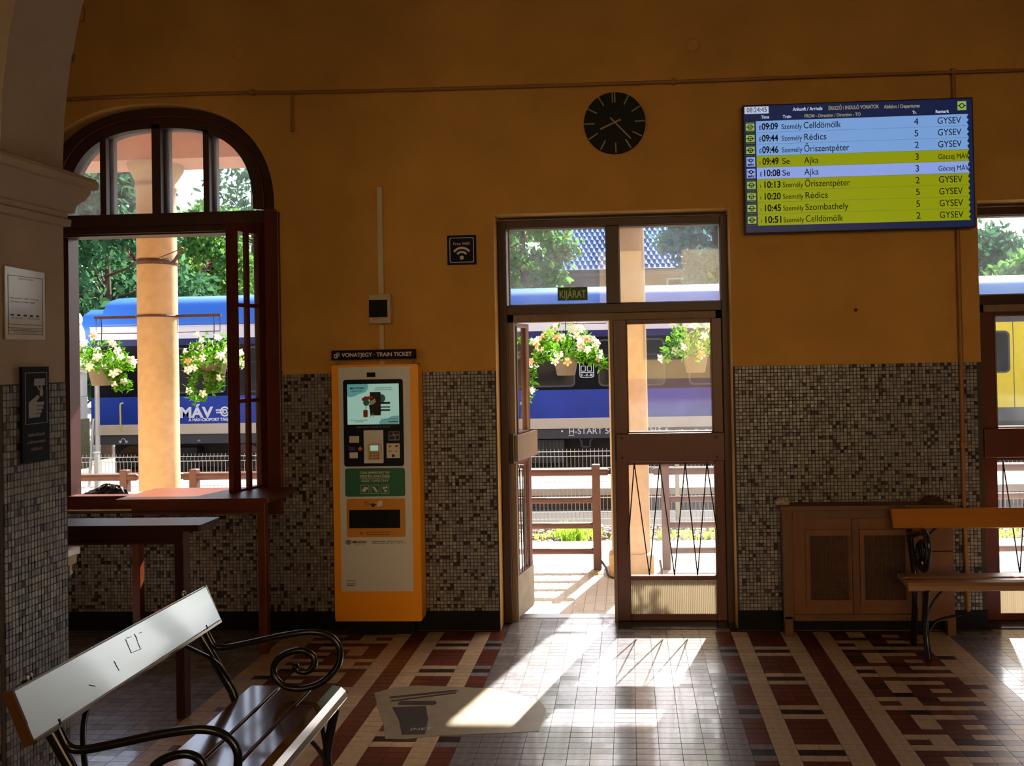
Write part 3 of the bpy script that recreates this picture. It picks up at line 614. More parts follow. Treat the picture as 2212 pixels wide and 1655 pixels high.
MB().prism([(-1.612, .815), (-1.572, .815), (-1.592, .794)], 'y', yg-.001, yg).box(-1.598, -1.586, yg-.001, yg, .812, .820).build('arrow', 'black_print', op); MB().box(-1.566, -1.545, yg-.001, yg, .800, .828).box(-1.556, -1.534, yg-.0006, yg, .806, .836).build('pictogram', 'silver', op)
MB().prism([(-1.678, .642), (-1.658, .642), (-1.668, .626)], 'y', yg-.001, yg).build('arrow', 'red_print', op); text(ot, 'Az automata pénzt visszaadni nem tud.', -1.640, .640, .010, yg, 0, width=.155); text(ot, 'The machine does not give change.', -1.635, .626, .010, yg, 0, width=.145)
ot.build('lettering', ['black_print', 'silver', 'red_print'], op)
bt = MB(); yb = YM-.0045
MB().lathe([(.016, 0), (.016, -.0006)], (-1.752, yb, .580), 18, 0, 'y').box(-1.778, -1.724, yb-.0006, yb, .585, .588).box(-1.778, -1.724, yb-.0006, yb, .573, .576).build('operator_logo', 'grey_print', tm)
text(bt, 'MÁV-START', -1.726, .574, .020, yb, 1, width=.090, bold=.0006); text(bt, 'mindig jó irány', -1.718, .562, .009, yb, 0, width=.07)
text(bt, 'Ügyfélszolgálat: +36 1 3 49 49 49', -1.604, .582, .010, yb, 1, width=.19); text(bt, 'Customer service: +36 1 3 49 49 49', -1.604, .571, .010, yb, 1, width=.21)
text(bt, 'Gyártja és', -1.768, .340, .010, yb, 1, width=.06); text(bt, 'üzemelteti', -1.768, .322, .010, yb, 1, width=.055); text(bt, 'jegyautomata', -1.768, .312, .010, yb, 1, width=.045)
bt.build('lettering', ['grey_print', 'black_print'], tm)
hs_ = MB().prism(rrect(-1.836, -1.312, 1.708, 1.768, .006), 'y', YM-.02, YM+.012).build('header_sign', 'maroon', tm)
ht = MB(); yh = YM-.0203; text(ht, 'VONATJEGY · TRAIN TICKET', -1.770, 1.727, .034, yh, 0, width=.440, bold=.0008)
ht.box(-1.820, -1.797, yh-.0008, yh, 1.719, 1.744, 0); ht.box(-1.808, -1.783, yh-.0004, yh, 1.729, 1.755, 1); ht.box(-1.814, -1.804, yh-.0012, yh-.0008, 1.726, 1.737, 2)
ht.build('lettering', ['white', 'grey_print', 'maroon'], hs_)
for x in (-1.812, -1.800, -1.340, -1.328): MB().tube([(x, YM+.02, 1.66), (x, YM+.0, 1.72)], .0035, 6).build('sign_post', 'steel', tm)

# socket box with cable trunking
jb = thing('socket_box', 'cream wall box with a dark square window above the ticket machine', 'socket box', (-1.552, 0, 2.02))
MB().box(-1.622, -1.486, -.055, 0, 1.932, 2.118).build('box', 'plastic', jb, bevel=.006)
MB().box(-1.618, -1.502, -.060, -.054, 1.972, 2.081).build('window', 'black', jb, bevel=.002)
MB().tube([(-1.575+.018*math.cos(math.radians(a)), -.057, 1.972+.018*math.sin(math.radians(a))) for a in range(180, 361, 20)], .003, 6).build('thumb_grip', 'plastic', jb)
tag(MB().box(-1.570, -1.535, -.022, 0, 2.118, 2.795).build('cable_trunking', 'beige', bevel=.003), 'long cream cable trunking running up from the socket box', 'cable trunking')
tag(MB().box(-1.568, -1.536, -.022, 0, 1.62, 1.925).build('cable_trunking', 'beige', bevel=.003), 'short cream cable trunking between socket box and ticket machine', 'cable trunking')
# wifi sign
wsn = thing('wifi_sign', 'small square dark blue free wifi sign on the ochre wall', 'sign', (-1.035, 0, 2.386))
MB().box(-1.128, -.944, -.006, 0, 2.293, 2.480).build('plate', 'signblue', wsn)
wt = MB(); yy = -.0062
oo_, ii_ = rrect(-1.113, -.959, 2.308, 2.465, .010), rrect(-1.109, -.963, 2.312, 2.461, .008)
for i in range(len(oo_)): j = (i+1) % len(oo_); wt.add([(oo_[i][0],yy,oo_[i][1]),(oo_[j][0],yy,oo_[j][1]),(ii_[j][0],yy,ii_[j][1]),(ii_[i][0],yy,ii_[i][1])], [(0,1,2,3)])
text(wt, 'Free WiFi', -1.036, 2.418, .026, yy, 0, 'CENTER', width=.105)
cx, cz = -1.036, 2.338; wt.lathe([(.013, 0), (.013, -.0006)], (cx, yy, cz), 18, 0, 'y')
for r0, r1 in ((.030, .043), (.055, .069)):
    A_ = [math.radians(38+104*i/16) for i in range(17)]
    for p, q in zip(A_[:-1], A_[1:]): wt.add([(cx+r0*math.cos(p),yy-.0003,cz+r0*math.sin(p)),(cx+r1*math.cos(p),yy-.0003,cz+r1*math.sin(p)),(cx+r1*math.cos(q),yy-.0003,cz+r1*math.sin(q)),(cx+r0*math.cos(q),yy-.0003,cz+r0*math.sin(q))], [(0,1,2,3)])
wt.build('lettering', ['white'], wsn)
# clock
CX, CZ, CR = -.058, 3.150, .191
ck = thing('wall_clock', 'round dark wall clock with pale strokes for hours', 'clock', (CX, 0, CZ))
MB().lathe([(CR, -.005), (CR, -.03), (CR-.004, -.034)], (CX, 0, CZ), 56, 0, 'y').build('face', 'clock', ck)
def clockbar(a, r0, r1, wd, y, off=0):
    a = math.radians(a); d = Vector((math.sin(a), 0, math.cos(a))); n = Vector((d.z, 0, -d.x)); c = Vector((CX, 0, CZ)) + n*off; b = MB()
    q = [c+d*r0-n*wd, c+d*r1-n*wd, c+d*r1+n*wd, c+d*r0+n*wd]; b.prism([(p.x, p.z) for p in q], 'y', y-.003, y); return b
for h in range(12):
    for off in ((-.0078, .0078) if h == 0 else (0,)): clockbar(h*30-1.5, .125, .189, .0038, -.034, off).build('hour_mark', 'clock_mark', ck)
clockbar(246, -.042, .098, .0055, -.037).build('hour_hand', 'clock_mark', ck); clockbar(137, -.040, .142, .0042, -.041).build('minute_hand', 'clock_mark', ck)
# departure board
TX0, TX1, TZ0, TZ1 = .722, 2.093, 2.428, 3.214; YT = -.085; TWD = TX1-TX0; THT = TZ1-TZ0
db = thing('departure_board', 'wide blue and yellow departure screen hung high on the wall', 'departure board', ((TX0+TX1)/2, -.04, TZ0))
MB().box(TX0, TX1, YT, -.03, TZ0, TZ1).build('case', 'tv_case', db, bevel=.004)
MB().box(1.2, 1.6, -.03, 0, 2.65, 3.0).build('wall_mount', 'tv_case', db)
def u_(u): return TX0+.008+(TWD-.016)*u
def v_(v): return TZ1-.008-(THT-.016)*v
scr = MB().box(u_(0), u_(1), YT-.001, YT, v_(1), v_(0)).build('screen', 'tv_navy', db)
rows = [('É', '09:09', 'Személy', 'Celldömölk', '4', 'GYSEV', 1), ('É', '09:44', 'Személy', 'Rédics', '5', 'GYSEV', 1), ('É', '09:46', 'Személy', 'Őriszentpéter', '2', 'GYSEV', 1), ('I', '09:49', 'Se', 'Ajka', '3', 'Göcsej MÁV', 2), ('É', '10:08', 'Se', 'Ajka', '3', 'Göcsej MÁV', 3),
        ('I', '10:13', 'Személy', 'Őriszentpéter', '2', 'GYSEV', 2), ('I', '10:20', 'Személy', 'Rédics', '5', 'GYSEV', 2), ('I', '10:45', 'Személy', 'Szombathely', '5', 'GYSEV', 2), ('I', '10:51', 'Személy', 'Celldömölk', '2', 'GYSEV', 2)]
RM = {1: 'tv_blue', 2: 'tv_yel', 3: 'tv_pale'}; V0, RH = .121, .0921; yr_ = YT-.0012; lt = MB()
for i, (p, t_, ty, de, tr, re, cc) in enumerate(rows):
    va, vb = V0+i*RH, V0+(i+1)*RH-.0015; vm = (va+vb)/2
    MB().prism([(u_(.052), v_(va)), (u_(.984), v_(va)), (u_(.976), v_(va+RH*.3)), (u_(.985), v_(vm)), (u_(.976), v_(va+RH*.7)), (u_(.984), v_(vb)), (u_(.052), v_(vb))], 'y', yr_-.0006, yr_).build('timetable_row', RM[cc], scr)
    zb = v_(va+RH*.76); y2 = yr_-.0008; S = .056
    text(lt, p, u_(.064), zb, .034 if p == 'É' else .03, y2, 0); text(lt, t_, u_(.0775), zb, S, y2, 0, width=.097, bold=.0012); text(lt, ty, u_(.164), zb, .044 if ty != 'Se' else .052, y2, 0, width=.123 if ty != 'Se' else None)
    text(lt, de, u_(.262), zb, S, y2, 0, width={'Celldömölk': .222, 'Rédics': .132, 'Őriszentpéter': .268, 'Ajka': .085, 'Szombathely': .256}[de]); text(lt, tr, u_(.757), zb, S, y2, 0, 'CENTER'); text(lt, re, u_(.848), zb, S if re == 'GYSEV' else .044, y2, 0, width=.138 if re == 'GYSEV' else .178)
    cx_, cz_ = u_(.026), v_(vm); ic = MB()
    if re == 'GYSEV':
        ic.box(cx_-.026, cx_+.026, yr_-.0006, yr_, cz_-.029, cz_+.029, 0)
        A_ = [2*math.pi*k/20 for k in range(21)]
        for p_, q_ in zip(A_[:-1], A_[1:]): ic.add([(cx_+.011*math.cos(p_),yr_-.0008,cz_+.011*math.sin(p_)),(cx_+.016*math.cos(p_),yr_-.0008,cz_+.016*math.sin(p_)),(cx_+.016*math.cos(q_),yr_-.0008,cz_+.016*math.sin(q_)),(cx_+.011*math.cos(q_),yr_-.0008,cz_+.011*math.sin(q_))], [(0,1,2,3)], 1)
        ic.box(cx_-.024, cx_+.024, yr_-.0010, yr_-.0008, cz_-.002, cz_+.003, 1); ic.box(cx_-.002, cx_+.002, yr_-.0010, yr_-.0008, cz_-.014, cz_, 1); ic.box(cx_-.026, cx_+.026, yr_-.0008, yr_-.0006, cz_+.022, cz_+.028, 1); ic.box(cx_-.026, cx_+.026, yr_-.0008, yr_-.0006, cz_-.028, cz_-.022, 1)
    else:
        ic.box(cx_-.026, cx_+.026, yr_-.0006, yr_, cz_-.029, cz_+.029, 2); ic.lathe([(.012, 0), (.012, -.0004)], (cx_, yr_-.0006, cz_+.009), 16, 1, 'y'); ic.lathe([(.006, 0), (.006, -.0006)], (cx_, yr_-.0008, cz_+.009), 12, 2, 'y'); ic.box(cx_-.022, cx_+.02, yr_-.0009, yr_-.0006, cz_+.011, cz_+.015, 1); ic.box(cx_-.018, cx_+.022, yr_-.0009, yr_-.0006, cz_+.003, cz_+.007, 1); text(ic, 'MÁV', cx_, cz_-.024, .019, yr_-.0006, 1, 'CENTER', bold=.0008)
    ic.build('operator_logo', ['tv_green', 'tv_dark', 'tv_pale'], scr)
ic = MB(); ic.box(u_(.957)-.026, u_(.957)+.026, yr_-.0006, yr_, v_(.055)-.027, v_(.055)+.027, 0); ic.lathe([(.015, 0), (.015, -.0004)], (u_(.957), yr_-.0006, v_(.055)), 18, 1, 'y'); ic.lathe([(.010, 0), (.010, -.0006)], (u_(.957), yr_-.0008, v_(.055)), 14, 0, 'y'); ic.box(u_(.957)-.024, u_(.957)+.024, yr_-.001, yr_-.0008, v_(.055)-.002, v_(.055)+.003, 1)
hb = MB(); hb.box(u_(.003), u_(.11), yr_-.0004, yr_, v_(.062), v_(.006), 0); hb.build('time_box', 'tv_white', scr)
text(lt, '08:24:45', u_(.012), v_(.050), .042, yr_-.0006, 0, width=.12)
for s_, u, v, sz, wd, mi in (('Ankunft / Arrivals', .217, .050, .030, .178, 1), ('ÉRKEZŐ / INDULÓ VONATOK', .374, .052, .031, .300, 2), ('Abfahrt / Departures', .618, .056, .030, .212, 2), ('Time', .076, .102, .026, .048, 1), ('Train', .172, .104, .026, .050, 1), ('FROM - Direction / Direction - TO', .267, .106, .028, .335, 2), ('Tr.', .742, .106, .026, .024, 1), ('Remark', .842, .106, .026, .079, 1)):
    text(lt, s_, u_(u), v_(v), sz, yr_, mi, width=wd, bold=.0004)
lt.build('lettering', ['tv_dark', 'tv_white', 'tv_grey'], scr); ic.build('operator_logo', ['tv_green', 'tv_dark', 'tv_pale'], scr)
# exit sign on the transom pane
ex = thing('exit_sign', 'small green exit sign on the glass above the open door', 'sign', (-.35, YD+.03, 2.11))
e0, e1 = W(1205, 650, YD+.036), W(1269, 620, YD+.036)
MB().box(e0.x, e1.x, YD+.028, YD+.036, e0.z, e1.z).build('plate', 'exitgreen', ex)
et = MB(); text(et, 'KIJÁRAT', (e0.x+e1.x)/2, e0.z+.018, .067, YD+.0278, 0, 'CENTER', width=(e1.x-e0.x)*.88, bold=.0008); et.build('lettering', ['exitlet'], ex)
# pipes
pts = [W(126, 250, -.025), W(127, 228, -.025), W(133, 217, -.025), W(146, 213.5, -.025)] + [W(x, y, -.025) for x, y in ((330, 205), (545, 199.5), (640, 199), (900, 193), (1270, 182), (1455, 176), (1800, 164), (2240, 150))]
hp = thing('heating_pipe', 'long thin brown pipe running level across the top of the wall', 'pipe', (-1, -.025, 3.42))
MB().tube(spline(pts, 4), .0105, 8).build('run', 'pipe', hp)
dp = [W(631, 200, -.025), W(631.5, 262, -.025)]; MB().tube(dp, .008, 8).tube([W(631.5, 262, -.025), W(632, 283, -.025)], .013, 8).build('drop', 'pipe', hp)
for x, y in ((545, 199.5), (1455, 176), (2058, 155)):
    p = W(x, y, -.02); MB().box(p.x-.012, p.x+.012, -.038, 0, p.z-.016, p.z+.016).build('clip', 'pipe', hp)
vp = thing('riser_pipe', 'vertical brown pipe beside the right-hand door, from ceiling pipe to floor', 'pipe', (2.02, -.025, 0))
MB().tube([W(2059, 158, -.02), W(2076, 770, -.02), W(2082, 1095, -.02), W(2088, 1235, -.02), (W(2088, 1235, -.02).x+.004, -.02, .12)], .013, 8).build('run', 'pipe', vp)
for q in ((2064, 330), (2080, 960)):
    p = W(q[0], q[1], -.02); MB().box(p.x-.018, p.x+.018, -.036, 0, p.z-.012, p.z+.012).build('clip', 'pipe', vp)
# little fittings high in the left corner, round blank covers on the wall
p = W(145, 121, -.02); tag(MB().box(p.x-.035, p.x+.035, -.05, 0, p.z-.012, p.z+.016).box(p.x-.03, p.x+.032, -.04, 0, p.z-.036, p.z-.016).build('alarm_box', 'beige', bevel=.003), 'small cream alarm box high on the wall beside the grey arch', 'box')
p = W(171, 4, -.02); hk = thing('cable_hook', 'thin dark wire loop hanging from a hook high beside the grey arch', 'hook', (p.x, -.02, p.z))
MB().lathe([(.012, 0), (.012, -.04), (.006, -.05)], (p.x, 0, p.z), 10, 0, 'y').build('hook', 'cable', hk)
MB().tube(spline([W(*q, -.02) for q in ((172, 8), (181, 14), (181, 42), (172, 47), (163, 48))], 5), .002, 5).build('wire_loop', 'cable', hk)
for q, lab in (((515, 116), 'round painted-over cover on the wall above the arched window'), ((1496, 98), 'round painted-over cover on the wall above the pipe, right of clock')):
    p = W(*q); tag(MB().lathe([(.042, -.002), (.042, -.005), (.036, -.008)], (p.x, 0, p.z), 28, 0, 'y').build('blank_cover', 'plaster'), lab, 'wall cover')
p = W(1848, 670); tag(MB().lathe([(.010, -.001), (.010, -.01), (.004, -.018)], (p.x, 0, p.z), 10, 0, 'y').build('wall_plug', 'iron_rust'), 'tiny rusty plug in the wall below the departure screen', 'wall plug')
p0, p1 = W(1632, 540), W(2050, 776); tag(MB().box(p0.x, p1.x, -.0035, -.0004, p1.z, p0.z).build('patch_panel', 'plaster'), 'faint painted-over rectangular panel on the wall below the departure screen', 'wall panel')
# bracket at the window's right edge above the mosaic
p = W(607, 800); tag(MB().box(p.x-.035, p.x+.01, -.03, 0, p.z-.02, p.z-.006).box(p.x-.002, p.x+.004, -.02, -.012, p.z-.01, p.z+.04).build('shutter_catch', 'iron_rust'), 'small rusty shutter catch right of the arched window', 'catch')

# ------------------------------------------------------------------ radiator cover and what lies on it
rc = thing('radiator_cover', 'brown wooden radiator cover with mesh panels under the departure screen', 'radiator cover', (1.40, -.06, 0))
YR = -.115
MB().box(.888, 1.915, YR-.02, 0, .752, .782).build('shelf', 'rad_wood', rc, bevel=.004)
rf = MB()
rf.box(.902, .962, YR, YR+.04, .10, .752).box(1.312, 1.352, YR-.002, YR+.04, .131, .699)
rf.box(.963, 1.659, YR, YR+.04, .70, .752).box(.963, 1.659, YR, YR+.04, .09, .13); rf.build('frame', 'rad_wood', rc, bevel=.003)
for x in (.905, 1.86): MB().box(x, x+.05, YR, YR+.05, 0, .12).build('leg', 'rad_wood', rc, bevel=.003)
for a, b in ((.962, 1.312), (1.352, 1.66)):
    MB().box(a, b, YR+.012, YR+.03, .13, .70).build('panel', 'rad_board', rc)
    g = MB(); g0, g1 = (a+.10, b-.012) if a < 1 else (a+.030, b-.03)
    n_ = int((g1-g0)/.0085)
    for i in range(n_): x = g0+i*.0085; g.box(x, x+.0035, YR+.004, YR+.012, .215, .60)
    for i in range(34): z = .218+i*.0115; g.box(g0, g1, YR+.006, YR+.011, z, z+.003)
    go = g.build('mesh', 'mesh', rc); go['kind'] = 'stuff'
    fr_ = MB().box(g0-.025, g1, YR, YR+.012, .60, .635).box(g0-.025, g1, YR, YR+.012, .18, .215).box(g0-.025, g0, YR, YR+.012, .215, .60); fr_.build('mesh_frame', 'rad_board', rc)
sbm = MB()
for z0, z1 in ((.09, .30), (.305, .50), (.505, .745)): MB().box(1.66, 1.905, YR+.002, YR+.03, z0, z1).build('board', 'rad_board', rc, bevel=.002)
def crumple(name, c, r, n, matn, lab, cat, flat=.5, seed=1):
    rr = random.Random(seed); b = MB(); nu, nv = 14, 8; vs_ = []
    for j in range(nv+1):
        t = j/nv*math.pi/2
        for i in range(nu):
            a = i*2*math.pi/nu; k = 1+rr.uniform(-.25, .25); vs_.append((c[0]+r*k*math.cos(t)*math.cos(a), c[1]+r*.7*k*math.cos(t)*math.sin(a), c[2]+r*flat*k*math.sin(t)*1.2 if j else c[2]))
    b.add(vs_, [(j*nu+i, j*nu+(i+1) % nu, (j+1)*nu+(i+1) % nu, (j+1)*nu+i) for j in range(nv) for i in range(nu)]+[tuple(range(nu-1, -1, -1))]); return tag(b.build(name, matn), lab, cat)
crumple('paper_ball', (.885+.03, -.06, .782), .045, 5, 'paper', 'crumpled pale paper lying on the left end of the radiator cover', 'paper', .7, 3)
crumple('felt_cap', (1.80, -.07, .782), .065, 5, 'brownlump', 'brown crumpled cap lying on the right end of the radiator cover', 'cap', .5, 8)

# ------------------------------------------------------------------ pier fittings
def pp_(px, py):                               # point of the pier's right face seen at a pixel
    r = ray(px, py); n = nx; t = (Vector((PFX+.003, -2, 0))-CAM).dot(n)/r.dot(n); return CAM+r*t
def onpier(p, h):                              # p=(x along the face seen left to right, unused, z)
    q = Vector((PFX+.003, -2, 0)) - ux*(-1)*p.x*1.0; q = Vector((PFX+.003, -2, 0)) + ux*p.x + nx*h; return (q.x, q.y, p.z)
def pa(px, py): q = pp_(px, py); return (q-Vector((PFX+.003, -2, 0))).dot(ux), q.z
a0, z0 = pa(42, 1002); a1, z1 = pa(98, 792)
hsn = thing('sanitiser_sign', 'tall dark sign with a hand and drop symbol on the tiled pier', 'sign', onpier(Vector(((a0+a1)/2, 0, (z0+z1)/2)), .01))
SW_ = a0-a1; SH_ = z1-z0
def sp(u, v, h): return onpier(Vector((a0-SW_*u, 0, z1-SH_*v)), h)      # u left to right, v top to bottom
def sprism(mb, poly, h0, h1, mi=0):
    n = len(poly); mb.add([sp(u, v, h0) for u, v in poly]+[sp(u, v, h1) for u, v in poly], [tuple(range(2*n-1, n-1, -1))]+[(i, (i+1) % n, (i+1) % n+n, i+n) for i in range(n)], mi)
b = MB(); sprism(b, [(0,0),(1,0),(1,1),(0,1)], .003, .014); b.build('plate', 'signblack', hsn)
b = MB(); hh = .0144
sprism(b, [(.44,.125),(.84,.125),(.84,.20),(.42,.20)], hh, hh+.0004); sprism(b, [(.52,.20),(.58,.20),(.64,.235),(.61,.26)], hh, hh+.0004)
sprism(b, [(.70+.07*math.sin(t)*(1 if abs(t) < 9 else 1), .275-.045*math.cos(t)-(.03 if math.cos(t) > .9 else 0)) for t in [k*2*math.pi/14 for k in range(14)]], hh, hh+.0004)
sprism(b, [(.22,.375),(.28,.36),(.55,.30),(.62,.305),(.62,.33),(.50,.372),(.80,.372),(.80,.408),(.52,.408),(.52,.416),(.76,.416),(.76,.450),(.52,.450),(.52,.458),(.70,.458),(.70,.49),(.50,.49),(.50,.498),(.66,.498),(.62,.535),(.22,.535)], hh, hh+.0004)
for q in ([(.10,.06),(.92,.06),(.92,.066),(.10,.066)], [(.10,.596),(.92,.596),(.92,.602),(.10,.602)], [(.10,.06),(.12,.06),(.12,.60),(.10,.60)], [(.90,.06),(.92,.06),(.92,.60),(.90,.60)]): sprism(b, q, hh, hh+.0004)
for i, s_ in enumerate(('Kézfertőtlenítő', 'a váróteremben', 'található')):
    wd = [.62, .68, .44][i]; text(b, s_, .5-wd/2, -(.73+i*.075), .05, 0, 0, width=wd, depth=.0, fn=lambda p: Vector(sp(p.x, -p.z, hh)))
b.build('lettering', ['grey_print'], hsn)
a0, z0 = pa(10, 733); a1, z1 = pa(94, 590); SW_ = a0-a1; SH_ = z1-z0; 
pst = thing('notice_sheet', 'laminated printed notice sheet taped to the grey pier above the tiles', 'notice', onpier(Vector(((a0+a1)/2, 0, (z0+z1)/2)), .004))
b = MB(); sprism(b, [(0,-.03),(1,0),(1,1),(0,1)], .0, .0045); b.build('sheet', 'paper', pst)
b = MB(); hh = .0048
for v in (.09, .78, .83, .87, .92): sprism(b, [(.06,v),(.94,v),(.94,v+.007),(.06,v+.007)], hh, hh+.0003)
for u in (.06, .93): sprism(b, [(u,.09),(u+.01,.09),(u+.01,.93),(u,.93)], hh, hh+.0003)
for (u, v, s_, wd) in ((.30, .14, 'VÁRÓTEREM', .4), (.12, .42, 'Nyitvatartás · hétfő – vasárnap', .7), (.12, .47, 'Opening hours 04:00 – 22:00', .6), (.12, .70, 'Tilos a dohányzás', .3), (.55, .70, 'Ne szemeteljen', .3), (.1, .862, 'Köszönjük, hogy betartja a szabályokat!', .8), (.2, .905, 'Thank you for your cooperation', .6)):
    text(b, s_, u, -v, .03, 0, 0, width=wd, fn=lambda p: Vector(sp(p.x, -p.z, hh)), depth=0)
for i in range(5): sprism(b, [(.12+.16*i,.64),(.20+.16*i,.64),(.20+.16*i,.665),(.12+.16*i,.665)], hh, hh+.0003)
b.build('lettering', ['black_print'], pst)
p = W(152, 1186, -1.93)
sd = thing('soap_dispenser', 'small white dispenser with a spout fixed round the corner of the tiled pier', 'dispenser', (p.x, -1.96, p.z))
ex_ = W(164, 1186, -1.93).x
MB().box(PFX-.06, ex_, -1.998, -1.90, p.z-.026, p.z+.004).build('lid', 'soap', sd, bevel=.006)
MB().box(PFX-.06, ex_-.008, -1.998, -1.91, p.z-.062, p.z-.026).build('body', 'beige', sd, bevel=.006)
MB().lathe([(.012, 0), (.010, -.022), (.016, -.03), (.008, -.04)], (ex_-.024, -1.94, p.z-.062), 14).build('spout', 'soap', sd)

# ------------------------------------------------------------------ standing tables
def stand_table(x0, x1, yf, yb, zt, name, label, legs_x, matw, topw):
    t = thing(name, label, 'table', ((x0+x1)/2, (yf+yb)/2, 0))
    MB().prism(rrect(x0, x1, yf-.012, yb, .012), 'z', zt-.030, zt).build('table_top', topw, t, bevel=.004)
    MB().box(legs_x[0]-.02, legs_x[1]+.02, yf+.01, yf+.035, zt-.095, zt-.03).build('apron', matw, t, bevel=.002)
    MB().box(legs_x[0]-.02, legs_x[1]+.02, yf+.002, yf+.012, zt-.095, zt-.078).build('apron_bead', matw, t, bevel=.002)
    for x in legs_x:
        MB().prism([(x-.024, yf+.008), (x+.024, yf+.008), (x+.024, yf+.056), (x-.024, yf+.056)], 'z', 0, zt-.03).build('leg', matw, t, bevel=.004)
    return t
stand_table(-3.035, -2.110, -.42, -.014, .912, 'standing_table', 'tall brown standing table under the arched window sill', (-2.925, -2.165), 'wood_h', 'wood_h')
stand_table(-3.30, -2.062, -1.26, -1.08, .930, 'standing_table', 'tall dark standing table with shiny narrow top behind the front bench', (-3.15, -2.180), 'wood_d', 'wood_d')

# ------------------------------------------------------------------ benches
def arm_path():                                 # the far arm of the front bench, in its own plane: (depth from seat back, height)
    px = [(452, 1345), (462, 1368), (475, 1388), (500, 1391), (560, 1379), (620, 1366), (680, 1358), (718, 1365), (740, 1388), (741, 1420), (724, 1448), (694, 1470), (655, 1479), (622, 1472), (601, 1448), (606, 1421), (630, 1403), (662, 1397), (684, 1408), (687, 1428), (672, 1442), (654, 1440), (648, 1431)]
    return [(-(-1.49-W(a, b, -2.03).x), W(a, b, -2.03).z) for a, b in px]
ARM = arm_path()
def make_bench(name, label, org, rot, L, planks, back, mats, iron=1.0, dscale=1.0, armdy=0.0):
    # local frame: x along the bench, -y towards the front, z up ; seat back edge on y = 0
    c, s = math.cos(rot), math.sin(rot)
    def P_(mb): return mb.xf(lambda p: (org[0]+c*p.x-s*p.y, org[1]+s*p.x+c*p.y, p.z))
    t = thing(name, label, 'bench', (org[0]+c*L/2, org[1]+s*L/2, 0)); mback, mseat, miron = mats
    (zb0, yb0), (zb1, yb1), th = back
    d = Vector((0, yb1-yb0, zb1-zb0)); n = Vector((0, d.z, -d.y)).normalized()*th
    prof = [(yb0, zb0), (yb0-n.y*0, zb0), (yb1, zb1), (yb1+n.y, zb1+n.z), (yb0+n.y, zb0+n.z)]
    bk = P_(MB().prism([(yb0, zb0), (yb1, zb1), (yb1+n.y, zb1+n.z), (yb0+n.y, zb0+n.z)], 'x', -.03, L+.03)).build('backrest', mback, t, bevel=.006)
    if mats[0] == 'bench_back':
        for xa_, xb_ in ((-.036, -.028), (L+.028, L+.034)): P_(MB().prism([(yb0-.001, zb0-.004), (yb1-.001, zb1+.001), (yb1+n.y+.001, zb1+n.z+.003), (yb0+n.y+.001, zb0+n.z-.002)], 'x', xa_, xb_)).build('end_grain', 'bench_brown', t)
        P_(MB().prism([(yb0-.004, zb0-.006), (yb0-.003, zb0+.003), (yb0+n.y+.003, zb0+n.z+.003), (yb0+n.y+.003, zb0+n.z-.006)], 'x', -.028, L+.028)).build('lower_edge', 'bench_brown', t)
    for (y0, y1, z, curl) in planks:
        if curl:
            pr = [(y0, z), (y0+(y1-y0)*.55, z+.003), (y0+(y1-y0)*.8, z-.004), (y0+(y1-y0)*.94, z-.02), (y1, z-.045), (y1+.008, z-.05), (y0+(y1-y0)*.8, z-.034), (y0, z-.03)]
        else: pr = [(y0, z-.03), (y0, z), (y1, z), (y1, z-.03)]
        P_(MB().prism(pr, 'x', -.03, L+.03, 0)).build('seat_plank', mseat, t, bevel=.005)
    ysf = planks[-1][1]; zs = planks[0][2]
    for xe in (.07, L-.07):
        sgn = 1 if xe < L/2 else -1
        fr = MB(); r = .0115*iron
        arm = [(xe, -a*dscale+armdy, z) for a, z in ARM]
        fr.tube(spline(arm, 4), r, 8, sx=.8, sy=1.1)
        e = arm[-1]; fr.lathe([(.002, -.012), (.013, -.006), (.013, .006), (.002, .012)], e, 12, 0, 'x')
        P_(fr).build('armrest', miron, t)
        bs = MB()                                # back stanchion running down into the rear leg
        bs.tube([(xe, yb1+n.y+.012*iron, zb1-.01), (xe, yb0+n.y+.012*iron, zb0-.01), (xe, .02, zs+.02), (xe, .0, zs-.04), (xe, .02, .22), (xe, .06, .0)], .014*iron, 6, sx=.7, sy=1.3); P_(bs).build('rear_leg', miron, t)
        fl_ = MB(); y = ysf
        fl_.tube(spline([(xe, y+.012, zs-.045), (xe, y+.03, zs-.12), (xe, y+.048, zs-.22), (xe, y+.035, .10), (xe, y-.0, .0)], 5), .014*iron, 6, sx=.7, sy=1.3)
        fl_.tube(spline([(xe, y+.07, zs-.035), (xe, y+.065, zs-.10), (xe, y+.05, zs-.2)], 5), .009, 6); P_(fl_).build('front_leg', miron, t)
        P_(MB().tube([(xe, ysf+.03, zs-.038), (xe, 0.02, zs-.038)], .012, 6)).build('seat_bearer', miron, t)
        for q_ in range(3):
          br = MB()
          if q_ == 0: br.tube(spline([(xe, ysf+.045, .20), (xe+sgn*.06, ysf+.07, .30), (xe+sgn*.14, ysf+.09, .37), (xe+sgn*.22, ysf+.11, zs-.04)], 5), .0075, 6)
          if q_ == 1: br.tube(spline([(xe, ysf+.04, .10), (xe+sgn*.07, ysf+.10, .17), (xe+sgn*.16, ysf+.13, .19), (xe+sgn*.24, ysf+.14, .20)], 5), .0075, 6)
          if q_ == 2: br.tube(spline([(xe, .03, zs+.06), (xe+sgn*.03, yb0*.6, zs+.14), (xe+sgn*.10, yb0*.95+.01, zb0-.04), (xe+sgn*.17, yb0+n.y, zb0+.01)], 5), .008, 6)
          P_(br).build('brace', miron, t)
        bl = MB(); bl.lathe([(.009, -.004), (.009, .008), (.004, .012)], (xe, yb1+n.y+.006, zb1+n.z*.5), 10); P_(bl).build('bolt', 'steel', t)
    return t
